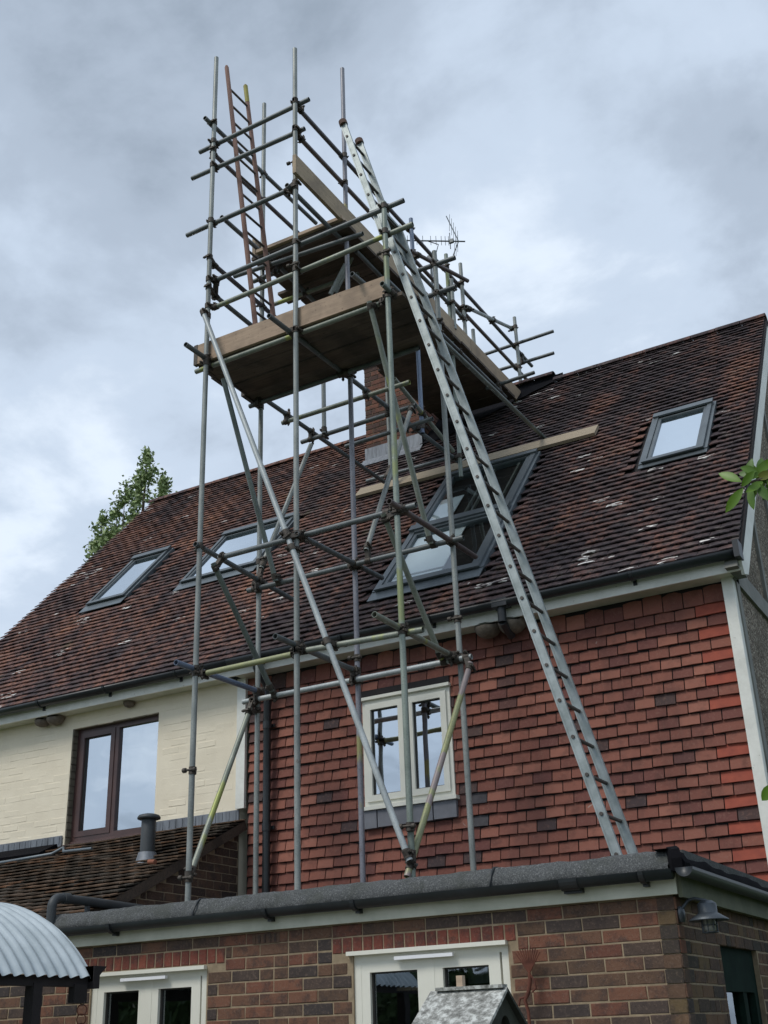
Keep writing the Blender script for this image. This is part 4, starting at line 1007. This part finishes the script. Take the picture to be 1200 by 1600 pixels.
for yy in (7.60, 7.98):
    p = Vector((A0.x, yy, A0.z)); q = p+ld*6.35; obj('stile', stile_box(p, q, .03, .066), MALU, lad)
    yi = yy+(.034 if yy < 7.8 else -.034); off = -nn*.058
    p = Vector((A0.x, yy, A0.z))+ld*5.85+off*0+Vector((0, (yi-yy), 0)); p2 = p+off; q2 = Vector((A1.x, yi, A1.z))+off*.9
    obj('stile', stile_box(p2, q2, .028, .062), MALU, lad)
    mb = MB(); mb.cyl(q2-ld*.02, q2+ld*.035, .042, 12); obj('end_cap', mb, MRCAP, lad)
    mb = MB(); p = Vector((A0.x, yy, A0.z)); mb.box(p.x-.05, p.x+.05, yy-.025, yy+.025, 2.50, 2.545); obj('foot', mb, MRCAP, lad)
d = .12
while d < 6.3:
    p = A0+ld*d; mb = MB(); mb.cyl(p-Vector((0, .019, 0)), p+Vector((0, .40, 0)), .0135, 10); obj('rung', mb, MRUNG, lad); d += .28
d = 6.0; ltot = (A1-A0).length
while d < ltot-.1:
    p = A0+ld*d-nn*.058+Vector((0, .034, 0)); mb = MB(); mb.cyl(p-Vector((0, .018, 0)), p+Vector((0, .33, 0)), .0135, 10); obj('rung', mb, MRUNG, lad); d += .28
mb = MB(); q = A0+ld*6.3; mb.box(q.x-.09, q.x+.03, 7.575, 8.0, q.z-.012, q.z+.012); obj('guide_bracket', mb, MALU, lad)

# ================================================================== WOODEN LADDER
wl = thing('ladder', 'reddish wooden ladder standing on the lower deck at top left', 'ladder', (-5.53, 7.83, 7.55))
for (y, top, cap) in ((7.65, 11.42, 0), (7.97, 11.40, 1)):
    z0 = 7.552; f_ = lambda z, y=y: Vector((-6.01+(11.42-z)*.124+(0 if y < 7.8 else .02), y, z))
    mb = MB(); mb.path([f_(z0), f_(9.0), f_(top-.03), f_(top)], [.026, .026, .024, .014], 12); st = obj('stile', mb, MLWOOD, wl)
    if cap: mb = MB(); mb.cyl(f_(top-.28), f_(top-.02), .0258, 12); obj('paint_band', mb, MYEL, wl)
z = 7.78
while z < 11.25:
    x = -6.0+(11.42-z)*.124; mb = MB(); mb.cyl((x, 7.65, z), (x+.01, 7.97, z), .013, 8); obj('rung', mb, MRUNG, wl); z += .252

# ================================================================== TV AERIAL
ae = thing('tv_aerial', 'thin TV aerial on a pole behind the top of the scaffold', 'aerial', (-6.2, 12.75, 10.9))
A, B = Vector((-6.43, 12.38, 12.3)), Vector((-5.61, 12.93, 12.3)); d = (B-A).normalized(); MAE = MVEL
mb = MB(); mb.cyl(A, B, .011, 8); bm_ = obj('boom', mb, MAE, ae)
ts = [.0, .08, .13, .27, .36, .48, .56, .64, .70, .75]
for t in ts:
    p = A+(B-A)*t; h = .075; mb = MB(); mb.cyl(p-Vector((0, 0, h)), p+Vector((0, 0, h*1.2)), .0045, 6); obj('element', mb, MAE, ae)
p = A+(B-A)*.79; mb = MB(); mb.box(p.x-.035, p.x+.035, p.y-.02, p.y+.02, p.z-.03, p.z+.03); mb.cyl(p-Vector((.02, 0, .13)), p+Vector((-.02, 0, .16)), .007, 6); obj('dipole_box', mb, MAE, ae)
p = A+(B-A)*.90
mb = MB(); mb.cyl(p, p+Vector((-.13, -.09, .46)), .008, 6); mb.cyl(p, p+Vector((-.08, -.05, -.25)), .008, 6); rf_ = obj('reflector_frame', mb, MAE, ae)
for k in range(8):
    s_ = (k-2.5)*.075; q = p+(Vector((-.13, -.09, .46))*s_/.46 if s_ > 0 else Vector((.08, .05, .25))*s_/.25)
    mb = MB(); mb.cyl(q+Vector((-.01, 0, -.15)), q+Vector((.01, 0, .15)), .0035, 5); obj('reflector_rod', mb, MAE, rf_)
mb = MB(); q = Vector((-6.12, 12.78, 12.12)); mb.cyl((q.x, q.y, 9.3), (q.x, q.y, 12.16), .019, 10); obj('mast', mb, MAE, ae)
mb = MB(); mb.path([q, q+Vector((.09, 0, .03)), q+Vector((.14, 0, .18)), A+(B-A)*.42], .008, 6); mb.box(q.x-.045, q.x+.045, q.y-.03, q.y+.03, q.z-.05, q.z+.03); mb.cyl(q, q-Vector((.22, .14, -.01)), .008, 6); obj('mounting_arm', mb, MAE, ae)

# ================================================================== CORRUGATED CANOPY
can = thing('canopy', 'curved corrugated metal canopy on black timber at lower left', 'canopy', (-6.0, 4.8, 0))
mb = MB(); cxx, czz, rad = -6.35, 1.30, 1.195; y0, y1 = 3.4, 5.80; ny = 190; na = 30; vs = []
for i in range(ny+1):
    y = y0+(y1-y0)*i/ny; w = .013*math.cos((y-y0)/.090*2*math.pi)
    for j in range(na+1):
        t = R_(35.5+109*j/na); r = rad+w; vs.append((cxx+math.cos(t)*r, y, czz+math.sin(t)*r))
mb.add(vs, [(i*(na+1)+j, i*(na+1)+j+1, (i+1)*(na+1)+j+1, (i+1)*(na+1)+j) for i in range(ny) for j in range(na)], True)
obj('corrugated_sheet', mb, MCORR, can)
mb = MB(); mb.box(-5.47, -5.41, 3.4, 5.80, 1.94, 2.0); mb.box(-5.50, -5.365, 5.78, 5.835, 1.93, 2.06); mb.prism([(-5.37, 5.78, 2.06), (-5.37, 5.90, 2.06), (-5.37, 5.81, 1.98), (-5.37, 5.78, 1.97)], (-.06, 0, 0)); obj('beam', mb, MDWOOD, can)
mb = MB(); mb.box(-7.30, -7.24, 3.4, 5.80, 1.955, 2.045); obj('beam', mb, MDWOOD, can)
for y in (5.36, 3.6):
    mb = MB(); mb.box(-5.47, -5.40, y-.035, y+.035, .04, 1.955); obj('post', mb, MDWOOD, can)
    mb = MB(); mb.box(-7.30, -7.23, y-.035, y+.035, .04, 1.955); obj('post', mb, MDWOOD, can)
mb = MB(); mb.box(-5.45, -5.40, 5.66, 5.77, 1.85, 1.955); obj('end_block', mb, MDWOOD, can)
# chain hanging from it
chn = thing('hanging_chain', 'rusty ring chain hanging from right end of dark canopy beam', 'chain', (-5.41, 5.74, 1.6))
z = 1.865; k = 0
for (r, ang) in ((.014, 0), (.030, 60), (.030, 20), (.032, 90), (.024, 10), (.03, 60), (.03, 0), (.026, 70)):
    z -= r; mb = MB(); a = R_(ang); c = Vector((-5.415, 5.75, z)); ps = [c+Vector((math.cos(t)*math.cos(a)*r, math.cos(t)*math.sin(a)*r, math.sin(t)*r)) for t in [2*math.pi*q/16 for q in range(17)]]
    mb.path(ps, .0035, 6); obj('ring', mb, MRUST if r > .028 else MRUNG, chn); z -= r*.75
    k += 1

# ================================================================== WALL LANTERN
lamp = thing('wall_lantern', 'grey metal wall lantern on the dark side of brick extension', 'lamp', (EW1, 6.75, 2.2))
lc = Vector((-1.785, 6.74, 2.125))
mb = MB(); mb.lathe([(.0, .105), (.03, .10), (.05, .085), (.052, .08), (.052, .035), (.056, .033), (.108, .0), (.108, -.006), (.05, .004), (0, .004)], lc, 28); obj('shade', mb, MLAMP, lamp)
mb = MB(); mb.lathe([(.034, .0), (.034, -.055), (.02, -.062), (0, -.062)], lc, 16); obj('glass', mb, MLGLASS, lamp)
mb = MB()
for k in range(8):
    a = 2*math.pi*k/8; mb.cyl(lc+Vector((math.cos(a)*.042, math.sin(a)*.042, .0)), lc+Vector((math.cos(a)*.042, math.sin(a)*.042, -.068)), .003, 5)
for z in (-.03, -.066): mb.path([lc+Vector((math.cos(t)*.043, math.sin(t)*.043, z)) for t in [2*math.pi*q/20 for q in range(21)]], .003, 5)
obj('cage', mb, MLAMP, lamp)
mb = MB(); mb.path([(EW1, 6.70, 2.17), (EW1+.03, 6.70, 2.20), (EW1+.05, 6.74, 2.235), (EW1+.09, 6.72, 2.24), (-1.785, 6.74, 2.225)], .009, 8); mb.lathe([(.0, .03), (.03, .03), (.04, .0), (.03, -.05), (0, -.05)], (EW1+.012, 6.70, 2.17), 12, .5, 1); obj('bracket', mb, MLAMP, lamp)

# ================================================================== RUSTY ORNAMENT
ro = thing('garden_ornament', 'rusty metal fan of spikes on a bent stem against brick wall', 'ornament', (-2.83, 6.56, 1.2))
base = Vector((-2.81, 6.585, 1.90))
for k in range(11):
    a = R_(-34+6.8*k); mb = MB(); L1 = .125+.02*math.cos(a*2); tip = base+Vector((math.sin(a)*L1, 0, math.cos(a)*L1)); mb.cyl(base, tip, .0045, 6, .0035); obj('spike', mb, MRUST, ro)
mb = MB(); mb.path([base, (-2.81, 6.585, 1.86), (-2.825, 6.585, 1.80), (-2.85, 6.585, 1.76), (-2.835, 6.585, 1.70), (-2.83, 6.58, 1.5), (-2.83, 6.56, .05)], [.010, .012, .013, .011, .010, .009, .009], 8); obj('stem', mb, MRUST, ro)
mb = MB(); mb.path([base, (-2.78, 6.58, 1.86), (-2.775, 6.58, 1.82), (-2.80, 6.58, 1.80)], .006, 6); mb.path([(-2.83, 6.585, 1.78), (-2.88, 6.585, 1.77), (-2.89, 6.585, 1.73)], .006, 6); obj('scroll', mb, MRUST, ro)

# ================================================================== BIRD HOUSE
bh = thing('bird_house', 'weathered wooden bird house with lichen-grey roof and dark arched hole', 'bird house', (-2.05, 4.16, 0))
ry, rz_, gx0, gx1 = 4.17, 1.735, -2.155, -1.89; ey0, ey1, ez = 3.975, 4.345, 1.60
def slopebd(ya, za, yb_, zb_, m, nm):
    mb = MB(); mb.prism([(gx0-.03, ya, za), (gx0-.03, yb_, zb_), (gx0-.03, yb_, zb_+.014), (gx0-.03, ya, za+.014)], (gx1-gx0+.05, 0, 0)); return obj(nm, mb, m, bh)
slopebd(ey0, ez, ry, rz_, MBIRD, 'roof_board'); slopebd(ey1, ez, ry, rz_, MBIRDD, 'roof_board')
mb = MB(); mb.box(gx0+.0, gx1+.01, ry-.022, ry+.022, rz_+.012, rz_+.024); obj('ridge_strip', mb, MBIRD, bh)
mb = MB(); mb.box(-2.07, -2.045, ry-.012, ry+.012, rz_+.024, rz_+.062); obj('peg', mb, MBOARD, bh)
# gable with arched hole, built as a ring of faces
mb = MB(); cx_, hz = ry+.005, 1.605; outl = []
arc = [(cx_+math.cos(t)*.042, hz+math.sin(t)*.05) for t in [R_(a) for a in range(0, 181, 20)]]
arc = [(cx_+.042, 1.48)]+arc+[(cx_-.042, 1.48)]
outer = [(ey1-.04, 1.48), (ey1-.03, ez+.0), (ey1-.05, ez+.03), (ry+.07, rz_-.06), (ry+.035, rz_-.03), (ry, rz_-.005), (ry-.035, rz_-.03), (ry-.07, rz_-.06), (ry-.11, rz_-.088), (ey0+.06, ez+.03), (ey0+.045, ez), (ey0+.045, 1.48)]
for x in (gx1, gx1-.015):
    mb.add([(x, y, z) for y, z in arc]+[(x, y, z) for y, z in outer], [(i, i+1, 12+i+1, 12+i) for i in range(11)])
mb.add([(gx1, y, z) for y, z in arc]+[(gx1-.015, y, z) for y, z in arc], [(i, i+1, 12+i+1, 12+i) for i in range(11)])
obj('gable_board', mb, MBIRDD, bh)
mb = MB(); mb.box(gx0, gx0+.015, ey0+.045, ey1-.04, 1.48, 1.64); mb.box(gx0, gx1-.015, ey0+.05, ey0+.06, 1.48, 1.61); mb.box(gx0, gx1-.015, ey1-.05, ey1-.04, 1.48, 1.61); mb.box(gx0-.05, gx1+.06, ey0, ey1, 1.455, 1.48); obj('box', mb, MBIRDD, bh)
mb = MB(); mb.box(-2.05, -1.99, ry-.03, ry+.03, .04, 1.455); obj('post', mb, MDWOOD, bh)

# ================================================================== NESTS
def nest(x, y, z, r, label, grp, hole=True):
    mb = MB(); prof = [(1.0, 0), (1.02, -.25), (.95, -.55), (.72, -.85), (.38, -1.02), (.0, -1.06)]; n = 18; vs = []
    for (pr, pz) in prof:
        for k in range(n):
            a = 2*math.pi*k/n; q = 1+.09*mnoise.noise(Vector((math.cos(a)*2+x*9, math.sin(a)*2, pz*3))); yy = math.sin(a)*pr*r*q
            if pz == 0 and hole and math.sin(a) < -.6: vs.append((x+math.cos(a)*pr*r*q, y+yy*.95, z-r*.22)); continue
            vs.append((x+math.cos(a)*pr*r*q, y+yy, z+pz*r*.95))
    mb.add(vs, [(i*n+k, (i+1)*n+k, (i+1)*n+(k+1) % n, i*n+(k+1) % n) for i in range(len(prof)-1) for k in range(n)], True)
    mb.add([(x+math.cos(2*math.pi*k/n)*r*.9, y+math.sin(2*math.pi*k/n)*r*.9, z-.003) for k in range(n)], [tuple(range(n))])
    return tag(obj('mud_nest', mb, MNEST), label, 'nest', grp)
G_ = 'mud nests under the eaves'
nest(-9.26, 8.93, 4.855, .085, 'dark mud nest at far left, left one of a pair above the cream wall', G_)
nest(-9.07, 8.93, 4.855, .095, 'dark mud nest, right one of the pair left of the brown window', G_)
nest(-8.06, 8.95, 4.855, .06, 'small broken mud nest under fascia above the brown window', G_, False)
nest(-3.93, 8.90, 4.855, .115, 'rounded mud nest touching its neighbour, left one of two beside the aluminium ladder', G_)
nest(-3.70, 8.90, 4.855, .12, 'rounded mud nest below gutter outlet, right one beside the ladder', G_)

# ================================================================== POPLAR BEHIND
def leafcloud(name, parent, mat, gen, n, s0, s1, seed, stuff=True):
    rnd = random.Random(seed); mb = MB(); vs = []; fs = []
    for k in range(n):
        c = gen(rnd); s_ = rnd.uniform(s0, s1); u = Vector((rnd.gauss(0, 1), rnd.gauss(0, 1), rnd.gauss(0, 1))).normalized(); v = u.orthogonal().normalized()
        v = (Matrix.Rotation(rnd.uniform(0, 6.28), 3, u) @ v); w = u.cross(v)
        o = len(vs); vs += [c-v*s_, c+w*s_*.5, c+v*s_, c-w*s_*.5]; fs.append((o, o+1, o+2, o+3))
    mb.add(vs, fs); o = obj(name, mb, mat, parent)
    if stuff: o['kind'] = 'stuff'
    return o
pop = thing('poplar_tree', 'light green poplar tree rising behind the left end of the roof', 'tree', (-28.2, 31.0, 0))
SP = []      # spires: (pixel-derived) azimuth offsets in metres at that distance, height, radius
for (x, y, zt, zb_, r) in [(-27.65, 31, 23.0, 15, .55), (-28.45, 31.4, 22.4, 13, .50), (-27.0, 31.2, 21.7, 17, .34), (-29.1, 31, 21.4, 12, .62), (-29.65, 31.3, 20.6, 11, .6), (-30.0, 31, 20.1, 10, .42), (-28.2, 30.4, 21.4, 12, .8), (-29.4, 30.5, 20.4, 10, .9), (-30.2, 31.2, 18.9, 8, .6), (-27.3, 30.8, 21.0, 13, .6)]:
    SP.append((Vector((x, y, 0)), zt, zb_, r))
crnd = random.Random(21); CL = []
for k in range(420):
    p, zt, zb_, r = SP[crnd.randrange(len(SP))]; t = crnd.random()**.8; z = zb_+(zt-.1-zb_)*t
    rr = 1.25*r*(min(1, (1-t)*3.2)**.7)*crnd.random()**.5; a = crnd.uniform(0, 6.283)
    CL.append((p+Vector((math.cos(a)*rr, math.sin(a)*rr, z)), crnd.uniform(.10, .22)))
def gp_(rnd):
    c, w = CL[rnd.randrange(len(CL))]; return c+Vector((rnd.gauss(0, w*.62), rnd.gauss(0, w*.62), rnd.gauss(0, w)))
leafcloud('crown', pop, MLEAF, gp_, 15000, .06, .13, 3)
mb = MB(); mb.path([(-28.2, 31, 0), (-28.2, 31, 8), (-28.0, 31, 15), (-27.7, 31, 22.6)], [.35, .28, .14, .02], 10)
tr = obj('trunk', mb, MBARK, pop)
for (p, zt, zb_, r) in SP[1:]:
    mb = MB(); mb.path([(-28.2, 31, zb_-5), (p.x*.5-14.1, 31, zb_-2), (p.x, p.y, zb_+1), (p.x, p.y, zt-.3)], [.12, .09, .06, .01], 6); obj('limb', mb, MBARK, tr)

# small shrubs of plants growing on left verge
# ================================================================== FRUIT TREE AT RIGHT
ft = thing('fruit_tree', 'green leafy branch of a garden tree reaching in at right edge', 'tree', (2.3, 5.6, 0))
mb = MB(); mb.path([(2.3, 5.6, 0), (2.35, 5.6, 1.0), (2.2, 5.5, 1.9), (2.0, 5.3, 2.8)], [.11, .09, .08, .05], 10); obj('trunk', mb, MBARK, ft)
mb = MB(); mb.path([(2.1, 5.4, 2.4), (1.2, 4.6, 2.95), (.3, 3.8, 3.10), (-.28, 3.35, 3.06), (-.50, 3.2, 3.04), (-.575, 3.2, 3.035)], [.045, .03, .018, .009, .006, .003], 8); lb = obj('limb', mb, MBARK, ft)
def gf(rnd):
    a = rnd.uniform(0, 6.283); u = rnd.uniform(-1, 1); r = rnd.random()**.4; s_ = math.sqrt(1-u*u)
    return Vector((2.05+1.75*r*s_*math.cos(a), 6.6+2.4*r*s_*math.sin(a), 2.6+1.7*r*u))
leafcloud('crown', ft, MLEAF2, gf, 9000, .05, .09, 5)  # unseen crown, enlarged out of view to darken the extension's side wall
def leaf(base, tip, wd_, droop=.15):
    base, tip = Vector(base), Vector(tip); d = tip-base; L1 = d.length; d.normalize(); toc = (CAM-base).normalized()
    side = d.cross(toc).normalized(); nrm = (toc+Vector((random.uniform(-.5, .5), random.uniform(-.3, .3), random.uniform(0, .6)))).normalized(); side = d.cross(nrm).normalized(); nrm = side.cross(d)
    mb = MB(); prof = [(0, .02), (.12, .45), (.3, .85), (.5, 1), (.7, .85), (.86, .5), (1, .0)]; vs = []
    for t, w in prof:
        c = base+d*L1*t-nrm*droop*L1*t*t
        vs += [c-side*w*wd_/2+nrm*.12*w*wd_, c, c+side*w*wd_/2+nrm*.12*w*wd_]
    fs = []
    for i in range(len(prof)-1): fs += [(i*3, i*3+1, i*3+4, i*3+3), (i*3+1, i*3+2, i*3+5, i*3+4)]
    mb.add(vs, fs, True); return mb
random.seed(11)
LV = [((-.570, 3.2, 3.045), (-.632, 3.2, 3.098), .030), ((-.568, 3.2, 3.025), (-.632, 3.2, 2.965), .030), ((-.55, 3.2, 3.05), (-.53, 3.19, 3.11), .026), ((-.54, 3.19, 3.04), (-.47, 3.2, 3.10), .028), ((-.55, 3.21, 3.03), (-.555, 3.2, 2.955), .026), ((-.53, 3.2, 3.03), (-.50, 3.18, 2.96), .028), ((-.52, 3.2, 3.05), (-.50, 3.22, 3.12), .026), ((-.50, 3.2, 3.05), (-.43, 3.2, 3.07), .028), ((-.50, 3.2, 3.04), (-.46, 3.2, 2.97), .028), ((-.52, 3.19, 3.06), (-.56, 3.17, 3.08), .024), ((-.51, 3.2, 3.03), (-.555, 3.17, 3.0), .024), ((-.48, 3.2, 3.06), (-.45, 3.19, 3.14), .028)]
for (a, b_, w) in LV: obj('leaf', leaf(a, b_, w), MLEAF2, lb)
for k in range(22):
    c = Vector((random.uniform(-.535, -.44), 3.2+random.uniform(-.04, .05), random.uniform(2.99, 3.09))); dv = Vector((random.gauss(-.1, 1), random.gauss(0, .5), random.gauss(0, 1))).normalized()*random.uniform(.04, .06)
    obj('leaf', leaf(c, c+dv, random.uniform(.02, .027)), MLEAF2, lb)
for k in range(34):
    t = random.random(); c = Vector((-.50, 3.2, 3.04)).lerp(Vector((.25, 3.75, 3.10)), t**1.3); dv = Vector((random.gauss(0, 1), random.gauss(0, 1), random.gauss(-.2, 1))).normalized()*random.uniform(.055, .085)
    obj('leaf', leaf(c, c+dv, random.uniform(.024, .032)), MLEAF2, lb)
mb = MB(); mb.path([(.9, 4.4, 2.3), (.2, 3.8, 2.25), (-.3, 3.4, 2.19), (-.62, 3.2, 2.165)], [.02, .012, .006, .002], 6); l2 = obj('limb', mb, MBARK, ft)
for (a, b_, w) in [((-.62, 3.2, 2.17), (-.665, 3.2, 2.135), .034), ((-.61, 3.2, 2.16), (-.63, 3.2, 2.09), .03), ((-.60, 3.2, 2.17), (-.58, 3.2, 2.23), .03)]: obj('leaf', leaf(a, b_, w), MLEAF2, l2)

# ================================================================== GARDEN HEDGE BEHIND THE CAMERA (seen in the glass)
hd = thing('hedge', 'tall dark garden hedge mirrored in the lower windows', 'hedge', (-4, -13, 0))
def gh(rnd):
    x = rnd.uniform(-24, 16); f = rnd.random(); h = 3.4+1.0*mnoise.noise(Vector((x*.35, 0, 0)))+.5*mnoise.noise(Vector((x*1.3, 3, 0)))
    z = h*rnd.random()**.7; return Vector((x, -12.6+rnd.uniform(-.5, .3)+.3*mnoise.noise(Vector((x, z, 0))), z))
leafcloud('foliage', hd, MHEDGE, gh, 9000, .10, .20, 9)
mb = MB(); mb.box(-24, 16, -13.6, -12.9, 0, 2.9); obj('core', mb, MHEDGE, hd)
print('couplers', nc, 'objects', len(bpy.data.objects))
